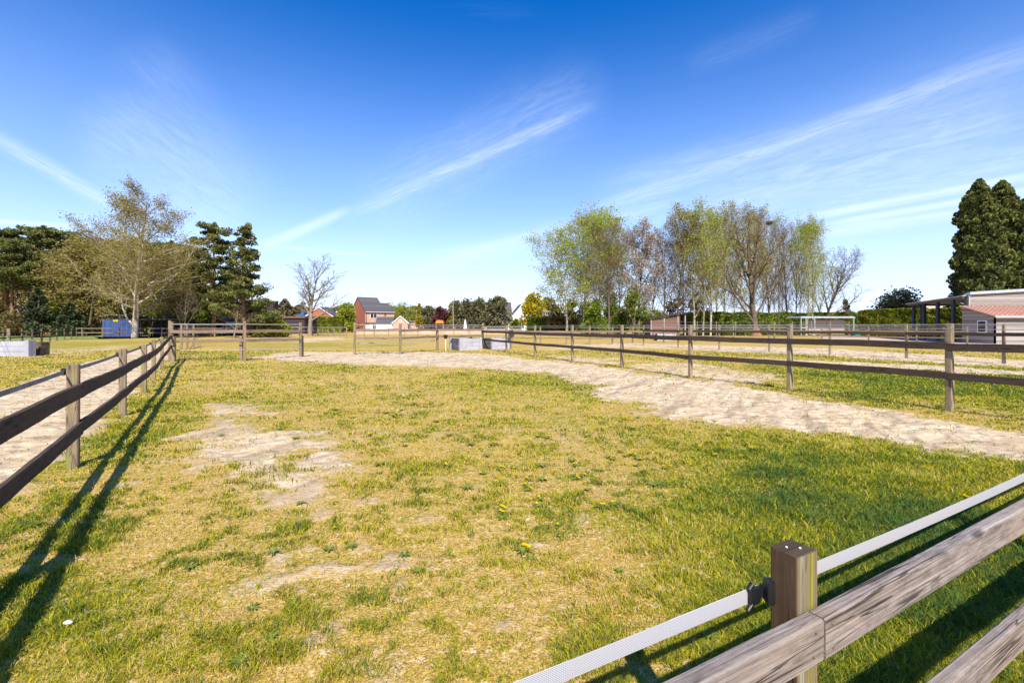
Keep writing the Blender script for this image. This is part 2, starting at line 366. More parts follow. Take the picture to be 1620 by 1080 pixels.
L_['spruce'] = leafmat('spruce_needle', [(.03, .042, .018), (.055, .07, .028), (.11, .125, .05)], .1)
L_['laurel'] = leafmat('evergreen_leaf', [(.07, .07, .035), (.16, .155, .07), (.30, .28, .15)], .25)
L_['shrub'] = leafmat('undergrowth_leaf', [(.07, .055, .022), (.15, .115, .035), (.24, .18, .065)], .25)
L_['far'] = leafmat('far_wood_leaf', [(.10, .075, .05), (.15, .12, .07), (.17, .16, .07)], .2)

# ------------------------------------------------------------------ ground masks (world-space metres)
def GP(l): return [G(a, b) for a, b in l]
SAND = [  # (outline, edge softness, strength)
    (GP([(470, 556.5), (560, 557), (700, 557.5), (760, 558.5), (820, 566), (920, 577), (1000, 589), (1100, 602), (1250, 624), (1400, 650), (1620, 684), (2400, 790), (2400, 860), (1620, 724), (1450, 704), (1300, 686), (1150, 671), (1050, 655), (960, 622), (885, 593), (760, 582), (600, 577), (440, 569), (400, 565)]), 1.0, 1.0),
    (GP([(0, 622), (60, 600), (160, 568), (240, 545), (266, 543), (262, 566), (236, 590), (186, 640), (105, 706), (0, 765), (-900, 1150), (-1500, 1150), (-600, 740)]), .5, .95),
    (GP([(330, 640), (400, 655), (440, 690), (540, 715), (570, 745), (480, 805), (420, 790), (395, 760), (290, 745), (310, 690)]), .85, .76),
    (GP([(1000, 575), (1090, 573), (1230, 590), (1240, 606), (1100, 604), (1010, 585)]), 1.0, .64),
    (GP([(1080, 545), (1300, 551), (1620, 569), (2200, 600), (2200, 625), (1620, 583), (1300, 562), (1080, 553)]), 1.0, .85),
    (GP([(1165, 565), (1400, 575), (1620, 586), (2200, 615), (2200, 640), (1620, 596), (1400, 584), (1165, 572)]), .7, .8),
    (GP([(860, 545), (1000, 542), (1100, 546), (1100, 552), (980, 550), (870, 553)]), 1.5, .7),
    (GP([(470, 535), (540, 533), (545, 537), (480, 542)]), 1.5, .72),
    (GP([(860, 562), (960, 566), (990, 576), (900, 571)]), 1.0, .72),
    (GP([(0, 552), (90, 551), (200, 548), (200, 553), (60, 562), (0, 567)]), 1.2, .55),
]
LUSH = [(G(1330, 770), 1.9, .6), (G(1450, 800), 1.5, .5), (G(1580, 750), 1.6, .6), (G(1200, 860), .9, .8), (G(1500, 950), .8, .9), (G(1200, 1040), .6, .5), (G(1380, 1060), .5, .6), (G(1620, 600), 6, 1.2), (G(1500, 610), 3, .8),
        (G(40, 960), .5, .7), (G(180, 700), 1.2, .55), (G(250, 640), 2, .5), (G(220, 1040), .5, .35), (G(600, 1040), .4, .2), (G(760, 600), 4, .25), (G(120, 545), 12, .5), (G(520, 545), 8, .35)]
def fields(x, y):
    n1 = fbm(x, y, .9, 5, 3); n2 = fbm(x, y, .28, 4, 11); n3 = fbm(x, y, 3.1, 4, 23)
    S = np.zeros(x.shape)
    for P, soft, st in SAND:
        xs = [p[0] for p in P]; ys = [p[1] for p in P]; mg = soft*2.5
        k = (x > min(xs)-mg) & (x < max(xs)+mg) & (y > min(ys)-mg) & (y < max(ys)+mg)
        if not k.any(): continue
        d = sdf(P, x[k], y[k]) + (n1[k]-.5)*soft*(1.4 if st > .9 else 2.2) + (n3[k]-.5)*soft*(1.4 if st > .9 else 2.2)
        q_ = 1 if st > .77 else 1-.36*sst(.5*fbm(x[k], y[k], 7, 3, 29)+.5*fbm(x[k], y[k], 2.6, 2, 28), .47, .58)
        S[k] = np.maximum(S[k], st*q_*sst(d, -soft*.8, soft*.6))
    n4 = fbm(x, y, 7.0, 3, 29); spots = sst(n1*.22+n2*.16+n3*.32+n4*.3, .50, .62)*.46
    rightside = sst(x-.42*y, .5, 3.0)*sst(-y, -9, -6)
    L = np.zeros(x.shape)
    for (c, r, a) in LUSH: L = L+a*np.exp(-(((x-c[0])/r)**2+((y-c[1])/r)**2))
    L = np.clip(L+(n2-.5)*.9+(n3-.5)*.9*(L+.25), 0, 1.2)
    S = np.maximum(S, spots*np.clip(1-L*1.6, 0, 1)*sst(-y, -45, -25))
    S = np.clip(S-.35*np.clip(L, 0, 1)*(S < .7), 0, 1)
    return S, L, n1, n3
def zrel(x, y, S):                                   # real relief: gentle swells, trodden path, tufts
    z = .03*(fbm(x, y, .12, 3, 40)-.5)*np.clip(y/10, 0, 1)
    z = z+.025*(fbm(x, y, 1.3, 4, 41)-.5)
    hoof = fbm(x, y, 6.5, 3, 42)-.5
    z = z+S*.065*hoof - S*.012 + S*.05*(fbm(x*.86+y*.5, (y*.86-x*.5)*.15, 2.4, 3, 45)-.5)
    ridge = sst(S, .15, .5)*sst(-S, -.85, -.5); z = z+ridge*.012
    return z
def axis(a, lo, hi, c, n):
    t0 = math.asinh((lo-c)/a); t1 = math.asinh((hi-c)/a); return c+a*np.sinh(np.linspace(t0, t1, n))
gx = axis(7, -1500, 1500, 0, 1500); gy = axis(6, -120, 2600, 6, 1250)
GX, GY = np.meshgrid(gx, gy)
S_, L0, n1_, n3_ = fields(GX, GY)
fade = 1-sst(np.hypot(GX, GY), 60, 200)
GZ = zrel(GX, GY, S_)*fade
V = np.stack([GX.ravel(), GY.ravel(), GZ.ravel()], 1)
nx, ny = len(gx), len(gy); ii = (np.arange(ny-1)[:, None]*nx+np.arange(nx-1)[None, :]).ravel()
Fc = np.stack([ii, ii+1, ii+nx+1, ii+nx], 1)
m, t, p, out = newmat('meadow_ground')
pos = t.n('ShaderNodeTexCoord').outputs['Object']
aS = t.n('ShaderNodeAttribute', attribute_name='sand').outputs['Fac']; aL = t.n('ShaderNodeAttribute', attribute_name='lush').outputs['Fac']
nA = t.noise(pos, 14, 5, .7); nB = t.noise(pos, 2.3, 5, .65); nC = t.noise(pos, 70, 3, .6); nD = t.noise(pos, .35, 4, .6)
nE = t.noise(pos, 30, 4, .7)
sf = t.rng(t.math('ADD', t.math('ADD', aS, t.math('MULTIPLY', t.math('SUBTRACT', nA, .5), 1.3)), t.math('MULTIPLY', t.math('SUBTRACT', nE, .5), .8)), .30, .62)
sandc = t.mix(t.rng(nB, .3, .7), (.47, .345, .205), (.69, .55, .37))
rut = t.noise(t.mapping(t.mapping(pos, (1, 1, 1), (0, 0, R(30))), (2.6, .35, 1)), 1.0, 5, .65, .4)
sandc = t.mix(t.rng(rut, .46, .66, 0, .7), sandc, (.31, .22, .14))
sandc = t.mix(t.rng(nA, .54, .72, 0, .7), sandc, (.24, .165, .10))
sandc = t.mix(t.rng(nC, .58, .70, 0, .6), sandc, (.20, .14, .08))
straw = t.mix(t.rng(nC, .35, .65), (.32, .20, .04), (.56, .375, .11))
green = t.mix(t.rng(nC, .35, .65), (.13, .13, .006), (.34, .29, .012))
gf = t.math('ADD', t.math('ADD', t.math('MULTIPLY', nA, .55), t.math('MULTIPLY', nB, .35)), t.math('MULTIPLY', aL, .22))
gf = t.math('ADD', gf, t.math('MULTIPLY', t.math('SUBTRACT', nD, .5), .35))
grassc = t.mix(t.rng(gf, .45, .56), straw, green)
grassc = t.mix(t.rng(t.noise(pos, 19, 5, .75), .52, .63, 0, .75), grassc, (.68, .50, .30))
grassc = t.mix(t.rng(t.noise(pos, 34, 4, .75), .56, .66, 0, .75), grassc, (.11, .085, .02))
soft = t.mix(t.rng(t.math('SUBTRACT', aS, t.math('MULTIPLY', nB, .3)), -.05, .45, 0, .35), grassc, (.50, .385, .25))
t.l(t.mix(sf, soft, sandc), p.inputs['Base Color']); p.inputs['Roughness'].default_value = .95; p.inputs['Specular IOR Level'].default_value = .1
hh = t.math('ADD', t.math('MULTIPLY', nA, .7), t.math('MULTIPLY', nC, .3)); vo = t.n('ShaderNodeTexVoronoi', feature='SMOOTH_F1'); t.l(t.mapping(pos, (5.5, 4, 1)), vo.inputs['Vector']); vo.inputs['Scale'].default_value = 1.3; hh = t.math('ADD', hh, t.math('MULTIPLY', t.math('MULTIPLY', t.rng(vo.outputs['Distance'], .0, .55), aS), 1.1)); bump(t, p, hh, 1.0, .035)
M['ground'] = m
g = mesh_np('ground', V, Fc, m, attrs={'sand': S_.ravel(), 'lush': L0.ravel()}, smooth=True); g['kind'] = 'structure'
def gz(x, y):
    x = np.atleast_1d(np.asarray(x, float)); y = np.atleast_1d(np.asarray(y, float)); S, L, a, b = fields(x, y)
    return float((zrel(x, y, S)*(1-sst(np.hypot(x, y), 60, 200)))[0])
# trodden brown yard by the barn and the mown yellow strip: thin sheets on the ground
def sheet(name, pts, mat, z):
    mb = MB(); mb.poly([(x, y, z) for x, y in pts]); o = mb.build(name, mat); o['kind'] = 'structure'; return o
M['yard'] = plain('yard_dirt', (.40, .29, .21), (.52, .40, .31), .6, .95)
M['mead'] = plain('green_pasture', (.13, .19, .04), (.22, .27, .06), .25, .95)
M['bloom'] = plain('yellow_flowering_grass', (.42, .36, .03), (.30, .29, .04), .5, .95)
sheet('yard', GP([(1290, 531), (1350, 531), (1440, 533), (1620, 539), (1620, 548), (1540, 545), (1380, 541), (1300, 536)]), M['yard'], .03)
sheet('pasture', [(-90, 52), (-56, 50), (-46, 66), (-52, 78), (-100, 78)], M['mead'], .03)
sheet('yellow_flower_strip', GP([(148, 533), (258, 531), (262, 534), (158, 536.5)]), M['bloom'], .03)

# ------------------------------------------------------------------ grass blades (one uncountable mass)
rs = np.random.RandomState(5)
def blades(n, y0, y1, dens_pow, base_w, hmul, pick=None):
    u = rs.rand(n); y = y0*(y1/y0)**u                 # log-uniform depth = even cover in the view
    k = rs.uniform(-1.32, 1.32, n); x = k*y
    cx = .35*fbm(x, y, 2.2, 2, 76)+.65*fbm(x+.4*fbm(x, y, 4, 2, 80), y, 9.5, 2, 78)
    S, L, n1, n3 = fields(x, y)
    keep = rs.rand(n) < np.clip((1-S*1.7), 0.03, 1)*np.clip(.22+1.2*sst(cx, .45, .68)+L*.7, 0, 1)
    x, y, S, L, cx, n1, n3 = [q[keep] for q in (x, y, S, L, cx, n1, n3)]
    n = len(x)
    z = zrel(x, y, S)
    tall = fbm(x, y, 2.4, 3, 91)
    h = (.007+.014*rs.rand(n)**1.5+.026*sst(cx, .48, .75)+.036*np.clip(L, 0, 1.2)*rs.rand(n)+.022*sst(tall, .55, .75))*hmul*(1+.02*y)
    w_ = base_w*np.maximum(y, 1.6)/2*(.6+.8*rs.rand(n))
    an = rs.rand(n)*6.283; ln = an+rs.normal(0, 1.0, n); lean = h*(.2+1.7*rs.rand(n))
    dx, dy = np.cos(an)*w_/2, np.sin(an)*w_/2; lx, ly = -np.sin(ln)*lean, np.cos(ln)*lean
    V = np.empty((n, 5, 3), np.float32)
    V[:, 0] = np.stack([x-dx, y-dy, z-.004], 1); V[:, 1] = np.stack([x+dx, y+dy, z-.004], 1)
    V[:, 2] = np.stack([x+dx*.8+lx*.35, y+dy*.8+ly*.35, z+h*.62], 1); V[:, 3] = np.stack([x-dx*.8+lx*.35, y-dy*.8+ly*.35, z+h*.62], 1)
    V[:, 4] = np.stack([x+lx, y+ly, z+h], 1)
    c = np.clip(.40+.95*(fbm(x, y, 1.1, 3, 60)-.5)+.36*L+.75*(cx-.52)+rs.normal(0, .30, n)+.35*(fbm(x, y, .3, 2, 61)-.5), 0, 1)
    return V, c, n
parts = [blades(760000, 1.35, 30, 0, .0031, 1)]
VV = np.concatenate([q[0] for q in parts]); cc = np.concatenate([q[1] for q in parts]); nb = len(VV)
b5 = np.arange(nb)*5
tri = np.concatenate([np.stack([b5, b5+1, b5+2], 1), np.stack([b5, b5+2, b5+3], 1), np.stack([b5+3, b5+2, b5+4], 1)])
m, t, p, out = newmat('grass_blade')
a = t.n('ShaderNodeAttribute', attribute_name='rnd').outputs['Fac']; r = t.n('ShaderNodeValToRGB'); t.l(a, r.inputs[0]); cr = r.color_ramp
cr.elements[0].position = 0; cr.elements[0].color = (.60, .44, .18, 1); cr.elements[1].position = 1; cr.elements[1].color = (.085, .15, .035, 1)
for pp, c in ((.17, (.55, .395, .075)), (.31, (.50, .43, .025)), (.56, (.33, .345, .012)), (.82, (.13, .17, .018))):
    e = cr.elements.new(pp); e.color = (*c, 1)
t.l(r.outputs[0], p.inputs['Base Color']); p.inputs['Roughness'].default_value = .75; p.inputs['Specular IOR Level'].default_value = .08
tr = t.n('ShaderNodeBsdfTranslucent'); t.l(r.outputs[0], tr.inputs[0]); mx = t.n('ShaderNodeMixShader'); mx.inputs[0].default_value = .35
t.l(p.outputs[0], mx.inputs[1]); t.l(tr.outputs[0], mx.inputs[2]); t.l(mx.outputs[0], out.inputs[0])
gr = mesh_np('grass', VV.reshape(-1, 3), tri, m, attrs={'rnd': np.repeat(cc, 5)})
tagp(gr, 'short patchy yellow green grass covering the paddock', 'grass', kind='stuff')

# ------------------------------------------------------------------ fences
def fence(name, label, cat, pts, ph, pw, rails, pmat, rmat, side=-1, tapes=(), tmat=None, seg=3, wob=.004, rail_t=.04, hvar=.02, skip=(), rail_z=None, group=None, prot=None, tape_side=None, tape_h=.02, seed=1, extra_h=None, ends=0, insul=False):
    rnd = random.Random(seed)
    root = thing(name, label, cat, (pts[0][0], pts[0][1], 0), group=group)
    n = len(pts)
    for i, (x, y) in enumerate(pts):
        h = (extra_h or {}).get(i, ph+rnd.uniform(-hvar, hvar)); a = pts[max(i-1, 0)]; b = pts[min(i+1, n-1)]
        dd = Vector((b[0]-a[0], b[1]-a[1], 0)).normalized()
        mb = MB(); base = Vector((x, y, -.25)); tilt = Vector((rnd.uniform(-.012, .012), rnd.uniform(-.012, .012), 0))
        mb.beam(base, Vector((x, y, h))+tilt, pw, pw, 4, pw*.1, .0012, up=(-dd.y, dd.x, 0), rnd=rnd)
        po = mb.build('post', pmat, root)
        if insul and i < n-1:
            nn = Vector((-dd.y, dd.x, 0))*(tape_side or side)*(pw/2+.02); c = Vector((x, y, tapes[0]))+nn
            mb = MB(); mb.beam(c-dd*.03, c+dd*.075, .045, .075, 1, .008, rnd=rnd); mb.build('insulator', M['black'], po)
    for i in range(n-1):
        if i in skip: continue
        a = Vector((*pts[i], 0)); b = Vector((*pts[i+1], 0)); d = (b-a).normalized(); nn = Vector((-d.y, d.x, 0))*side
        o = nn*(pw/2+rail_t/2+.003)
        for k, (z0, z1) in enumerate(rails):
            za = zb = 0
            if rail_z: za, zb = rail_z(i, k), rail_z(i+1, k)
            zc = (z0+z1)/2; ja, jb = rnd.uniform(-.012, .012), rnd.uniform(-.012, .012); e0 = ends if i == 0 else -.003; e1 = ends if i == n-2 else -.003
            mb = MB(); mb.beam(a+o-d*e0+Vector((0, 0, zc+za+ja)), b+o+d*e1+Vector((0, 0, zc+zb+jb)), rail_t, z1-z0, seg, .005, wob, rnd=rnd)
            mb.build('rail', rmat, root)
    ts = tape_side if tape_side is not None else side
    for z in tapes:
        mb = MB()
        for i in range(n-1):
            if i in skip: continue
            a = Vector((*pts[i], z)); b = Vector((*pts[i+1], z)); d = (b-a).normalized(); nn = Vector((-d.y, d.x, 0))*ts*(pw/2+.012)
            sg = .012*(b-a).length/3.5; prev = a+nn
            for q in range(1, 5):
                tt = q/4; cur = a+(b-a)*tt+nn+Vector((0, 0, -sg*4*tt*(1-tt))); mb.beam(prev, cur, .003, tape_h, 1, .001, rnd=rnd); prev = cur
        mb.build('tape', tmat or M['wire'], root)
    return root
# near fence, running from bottom centre off to the right
dN = Vector((.880, .475, 0)).normalized(); nN = Vector((-dN.y, dN.x, 0))
def NP(d, n, z): return dN*d+nN*n+Vector((0, 0, z))
root = thing('paddock_fence', 'weathered brown wooden fence in the right foreground with a broad white tape behind its post', 'fence', tuple(NP(1.22, .70, 0)))
rnd = random.Random(8)
for k in (-2, -1, 0, 1, 2, 3):
    d0 = 1.2185+3.45*k
    mb = MB(); mb.beam(NP(d0, .699, -.3), NP(d0, .699, 1.018), .089, .074, 10, .005, .0008, up=tuple(nN), rnd=rnd)
    po = mb.build('post', M['post_near'], root)
    if k in (-1, 0, 1):
        mb = MB()
        for (a, b) in ((-.012, .012), (.014, -.008)):
            mb = MB(); mb.tube([NP(d0+a, .70+b, 1.016), NP(d0+a, .70+b, 1.0205)], [.0032, .0028], 8); mb.build('nail', M['white'], po)
    for (z0, z1) in ((.785, .888), (.335, .455)):
        e = 1.200+3.45*k
        mb = MB(); mb.beam(NP(e+.003, .637, (z0+z1)/2+rnd.uniform(-.004, .004)+(.07 if k == -1 and z0 > .7 else 0)), NP(e+3.447, .637, (z0+z1)/2-.004), .044, z1-z0, 40, .006, .0016, rnd=rnd)
        ra = mb.build('rail', M['rail_near'], root)
        mb = MB()
        for q, zz in ((.03, .03), (.035, -.03), (3.41, .03), (3.40, -.025)):
            c = NP(e+q, .612, (z0+z1)/2+zz)
            if k in (-1, 0): mb = MB(); mb.tube([c+nN*.004, c-nN*.0015], [.003, .0028], 8); mb.build('nail', M['rail_grey'], ra)
# woven tape
m, t, p, out = newmat('woven_tape'); uv = t.n('ShaderNodeUVMap').outputs[0]
wv = t.n('ShaderNodeTexWave', wave_type='BANDS', bands_direction='Y'); t.l(uv, wv.inputs['Vector']); wv.inputs['Scale'].default_value = 90; wv.inputs['Distortion'].default_value = .15
wv2 = t.n('ShaderNodeTexWave', wave_type='BANDS', bands_direction='X'); t.l(uv, wv2.inputs['Vector']); wv2.inputs['Scale'].default_value = 70; wv2.inputs['Distortion'].default_value = .6
c = t.mix(t.rng(wv.outputs['Fac'], .1, .6, .45, 0), (.43, .425, .44), (.24, .235, .25)); c = t.mix(t.rng(wv2.outputs['Fac'], .0, .5, .28, 0), c, (.17, .165, .175))
c = t.mix(t.rng(t.noise(t.mapping(uv, (3, 10, 1)), 1, 5), .45, .75, 0, .45), c, (.42, .38, .31)); t.l(c, p.inputs['Base Color']); bump(t, p, wv.outputs['Fac'], .4, .002)
M['tape'] = m
mb = MB()
for k in (-1, 0, 1, 2):
    a = NP(1.12+3.45*k, .765, .885+(.07 if k == -1 else 0)); b = NP(1.12+3.45*(k+1), .765, .885)
    prev = a
    for q in range(1, 13):
        tt = q/12; cur = a.lerp(b, tt)+Vector((0, 0, -(.0 if k == -1 else .02)*4*tt*(1-tt))); mb.beam(prev, cur, .002, .040, 1, .0006); prev = cur
mb.v = mb.v; mb.build('tape', M['tape'], root)
for k in (-1, 0, 1):
    d0 = 1.12+3.45*k; mb = MB()
    mb.beam(NP(d0+.048, .735, .875), NP(d0+.048, .735, .93), .02, .03, 1, .003)
    mb.beam(NP(d0, .757, .885), NP(d0+.04, .757, .885), .009, .048, 2, .004)
    mb.beam(NP(d0-.008, .757, .853), NP(d0+.008, .757, .866), .012, .016, 1, .003)
    mb.beam(NP(d0-.004, .757, .908), NP(d0+.012, .757, .918), .012, .016, 1, .003)
    mb.build('tape_clamp', M['black'], root)
# left fence
LP_ = [(-1.02, -.75), (-2.95, 2.15), G(115, 740), G(194, 657), G(228, 621), G(243, 602), G(256, 583), G(268, 571)]
def lz(i, k): return {7: (.27, .22)[k], 6: (.07, .06)[k], 5: (.0, -.01)[k]}.get(i, 0)
fence('rail_fence', 'long dark rail fence with mossy posts and curved rails along the left sandy track', 'fence', LP_, 1.18, .105, [(.785, .945), (.38, .52)], M['post_left'], M['rail_dark'], side=-1, tapes=(1.09,), tmat=M['tape_dark'], seg=14, wob=.006, rail_z=lz, tape_side=1, insul=True, tape_h=.045, seed=4, extra_h={7: 1.86}, hvar=.035)
# middle fence, left part
MP = [G(272, 571), G(387, 570.5), G(475.5, 564.5)]
fence('rail_fence', 'grey wooden fence left of the sandy opening with doubled short posts', 'fence', MP, 1.80, .11, [(1.29, 1.43), (.86, 1.0)], M['post_left'], M['rail_grey'], side=-1, tapes=(1.70, .52), seg=6, wob=.012, tape_h=.035, seed=5)
for px, py in ((275.5, 572), (382.5, 570.5), (478, 564)):
    pt = G(px, py); r0 = thing('fence_post', {275.5: 'short leaning fence stub in the corner of the two left fences', 382.5: 'short grey post standing beside the middle post of the left fence', 478: 'short grey post at the left side of the sandy opening'}[px], 'post', (pt[0], pt[1], 0), group='short posts doubling the fence posts')
    mb = MB(); mb.beam((pt[0], pt[1], -.2), (pt[0]-.02, pt[1], 1.12), .13, .13, 3, .012, .002, up=(0, 1, 0)); mb.build('post_shaft', M['post_left'], r0)
    mb = MB(); mb.tube([(pt[0]-.02, pt[1], .70), (pt[0]-.02, pt[1], .74)], [.098, .098], 10); mb.build('wire_wrap', M['black'], r0)
# fence right of the opening to the corner
CP = [G(561, 560.5), G(633.5, 559.7), G(692, 554.5), G(763.7, 551.5)]
fence('rail_fence', 'sagging grey wooden fence across the far side of the paddock', 'fence', CP, 1.78, .13, [(1.30, 1.45), (.86, .99)], M['post_left'], M['rail_grey'], side=-1, tapes=(1.70,), seg=6, wob=.014, tape_h=.03, seed=6, extra_h={2: 1.42, 3: 1.84})
# low slack tape in that bay
r0 = thing('barrier_tape', 'slack white tape hanging low in the bay right of the sandy opening', 'tape', (*G(561, 560.5), 0))
a = Vector((*G(566, 560), .62)); b = Vector((*G(692, 554), .66)); mb = MB(); prev = a
for q in range(1, 11):
    tt = q/10; cur = a.lerp(b, tt)+Vector((0, -.08, -.10*math.sin(tt*3.14)+.03*math.sin(tt*9))); mb.beam(prev, cur, .003, .045, 1, .001); prev = cur
mb.build('tape', M['wire'], r0)
# right fence
RP = [G(763.7, 551.5), G(801, 557.3), G(846.6, 564), G(905.5, 572), G(984, 581.5), G(1092, 598), G(1249, 616), G(1502.5, 650), (9.45, 5.75), (10.7, 2.8), (11.9, -.2)][1:]
fence('rail_fence', 'straight two rail fence with tall pale posts right of the sandy path', 'fence', [G(763.7, 551.5)]+RP, 1.655, .105, [(1.155, 1.295), (.60, .73)], M['post_right'], M['rail_dark'], side=-1, tapes=(1.635, 1.55), seg=6, wob=.006, tape_h=.013, seed=7, hvar=.012)
# second fence
SP = [G(1018, 546.5), G(1073, 549.7), G(1138, 553), G(1217, 556.3), G(1313, 560.5), G(1434, 566), G(1588, 575), (21.9, 16.1), (22.8, 12.6)]
fence('rail_fence', 'second two rail fence with thin pale posts behind the straight right one', 'fence', SP, 1.72, .10, [(1.17, 1.32), (.62, .74)], M['post_right'], M['rail_dark'], side=-1, tapes=(1.70, 1.60), seg=4, tape_h=.014, seed=8)
# cross fence beyond
XP = [G(763, 545), G(810, 544), G(855, 544.5), G(896, 544.5), G(933, 545), G(969, 544.2), G(1001, 542.5), G(1050, 541.5), G(1100, 540.5), G(1160, 540), G(1225, 540), G(1300, 540.2), G(1374, 541.5), G(1450, 543), G(1530, 545)]
fence('rail_fence', 'low brown fence with thick rails crossing the field beyond the second fence', 'fence', XP, 1.55, .12, [(1.02, 1.20), (.50, .62)], M['post_left'], M['rail_grey'], side=-1, tapes=(1.5,), seg=3, wob=.012, tape_h=.02, seed=9, hvar=.08)
# thin wire fence before the hedge
WP = [(X(px, 68), 68+.004*(px-1100)) for px in range(1010, 1380, 31)]
fence('wire_fence', 'thin far wire fence with slim posts in front of the long hedge', 'fence', WP, 2.35, .09, [], M['post_right'], M['rail_grey'], tapes=(2.2, 1.4, .7), tape_h=.015, seed=10)
# far grey fences
FP = [G(px, py) for px, py in ((452, 531), (473, 530.8), (495, 530.5), (503, 531), (510.5, 531.5), (519, 532.2), (528.5, 533), (538, 534), (548.5, 535.5))]
fence('wire_fence', 'pale grey post and wire fence in front of the brick houses', 'fence', FP, 1.52, .11, [(1.40, 1.50)], M['post_right'], M['wire'], tapes=(.8, .3), tape_h=.05, seed=11, rail_t=.03)
FP2 = [G(px, 533.5) for px in (576, 592, 615, 640, 661, 690, 718, 742, 770, 800, 829)]
fence('wire_fence', 'pale thin posts and tape bordering the green strip before the gardens', 'fence', FP2, 1.6, .10, [(.95, 1.07)], M['post_right'], M['rail_grey'], tapes=(1.55,), tape_h=.05, seed=12, rail_t=.03)
FP3 = [G(px, py) for px, py in ((-60, 549), (-28, 546), (5, 543.5), (35, 541.5), (51, 541.3), (66, 540.8), (79, 540), (90, 538.5), (102, 537.2), (113, 535.8), (121, 535))]
fence('rail_fence', 'dark two rail fence before the green pasture at far left', 'fence', FP3, 1.32, .13, [(.95, 1.08), (.45, .58)], M['bark_dark'], M['rail_dark'], seg=2, seed=13)
FP4 = [G(px, 534) for px in (121, 130, 162, 188, 214, 236, 256, 284, 305, 340, 372)]
fence('rail_fence', 'pale weathered fence in front of the blue shed', 'fence', FP4, 1.42, .12, [(1.24, 1.35), (.62, .75)], M['post_right'], M['rail_grey'], seg=2, seed=14)
FP5 = [G(14, 563), G(-60, 572), G(-160, 585)]
fence('rail_fence', 'single tall post with tape beside the grey panels at the left edge', 'fence', FP5, 1.45, .13, [], M['post_left'], M['rail_grey'], tapes=(1.3, .8), tape_h=.03, seed=15)
FP6 = [G(287, 553), G(296, 551), G(306, 549)]
fence('rail_fence', 'short grey fence run standing behind the left corner post', 'fence', FP6, 1.7, .11, [(1.25, 1.4), (.8, .93)], M['post_left'], M['rail_grey'], tapes=(1.62,), tape_h=.03, seed=16)
# thorny vine curling at the corner
r0 = thing('bramble', 'thin bare bramble stems curling over the left fence corner', 'plant', (*G(290, 570), 0)); mb = MB(); bx, by = G(290, 570)
rb = random.Random(3)
for k in range(7):
    x0 = bx+rb.uniform(-.4, .3); h = rb.uniform(.6, 1.5); w0 = rb.uniform(.3, .9); pts = []
    for q in range(9):
        tt = q/8; pts.append((x0+w0*tt, by+rb.uniform(-.06, .06), h*math.sin(tt*2.6)+.02))
    mb.tube(pts, [.013*(1-.6*q/8) for q in range(9)], 4)
mb.build('stems', M['twig'], r0)

# ------------------------------------------------------------------ trees
def grow(tb, tw, tips, p, d, L, r, lev, P, rnd):
    nseg = P['seg'][lev]; pts = [p.copy()]; dd = d.copy(); cur = p.copy(); rad = [r]
    for i in range(nseg):
        wb = P['wob'][lev]
        dd = (dd+Vector((rnd.uniform(-wb, wb), rnd.uniform(-wb, wb), rnd.uniform(-wb, wb)*.6+P['up'][lev]))).normalized()
        cur = cur+dd*(L/nseg); pts.append(cur.copy()); rad.append(r*(1-(i+1)/nseg*(1-P['tip'][lev])))
    last = P['levels']
    if lev >= last-1: tw.tube(pts, [max(q, P['rmin']) for q in rad], 3, cap=False)
    else: tb.tube(pts, rad, (9, 6, 4, 3)[min(lev, 3)], cap=False)
    if lev >= last:
        tips.append((pts, dd)); return
    nc = P['n'][lev]; s0 = P['start'][lev]; ga = rnd.random()*6.28
    for c in range(nc):
        tt = s0+(1-s0)*(c+rnd.random()*.8)/nc; tt = min(tt, .99)
        k = min(int(tt*nseg), nseg-1); f = tt*nseg-k; q = pts[k].lerp(pts[k+1], f); ax = (pts[k+1]-pts[k]).normalized()
        ga += 2.4+rnd.uniform(-.5, .5); ang = R(P['ang'][lev]+rnd.uniform(-12, 12))
        s1 = ax.cross(Vector((.3, .2, .93)));  s1 = s1.normalized() if s1.length > .05 else Vector((1, 0, 0)); s2 = ax.cross(s1)
        nd = (ax*math.cos(ang)+(s1*math.cos(ga)+s2*math.sin(ga))*math.sin(ang)).normalized()
        prof = P['prof'](tt) if lev == 0 else (1-.45*tt)
        nl = L*P['len'][lev]*prof*rnd.uniform(.75, 1.2); nr = min(rad[k]*.75, r*P['rr'][lev]*(.5+.5*prof))
        grow(tb, tw, tips, q, nd, nl, nr, lev+1, P, rnd)
def quads(cent, size, rnd_, flat=0.0, seed=0, asp=1.0, droop=0.0):
    """many leaf-sized quads around given centres"""
    q = np.random.RandomState(seed); n = len(cent)
    a = q.normal(size=(n, 3)); a[:, 2] *= (1-flat); a /= np.linalg.norm(a, axis=1)[:, None]+1e-9
    b = q.normal(size=(n, 3)); b[:, 2] -= droop; b -= (a*b).sum(1)[:, None]*a; b /= np.linalg.norm(b, axis=1)[:, None]+1e-9
    s = (size*(.6+.8*q.rand(n)))[:, None] if np.isscalar(size) else size[:, None]
    a = a*s*.5; b = b*s*.5*asp
    V = np.stack([cent-a*.5-b, cent+a*.5-b, cent+a+b*.2, cent+b, cent-a+b*.2], 1).reshape(-1, 3)
    i = np.arange(n)*5; return V, np.stack([i, i+1, i+2, i+3, i+4], 1), np.repeat(rnd_, 5)
BASE = dict(levels=4, seg=[9, 6, 4, 3, 2], wob=[.07, .14, .2, .25, .3], up=[.05, .06, .03, .0, -.02], tip=[.12, .2, .25, .3, .5], rmin=.008,
            n=[15, 7, 6, 5], start=[.28, .2, .15, .1], ang=[45, 42, 45, 45], len=[.42, .5, .5, .55], rr=[.42, .5, .5, .6], prof=lambda t: 1-.6*t)
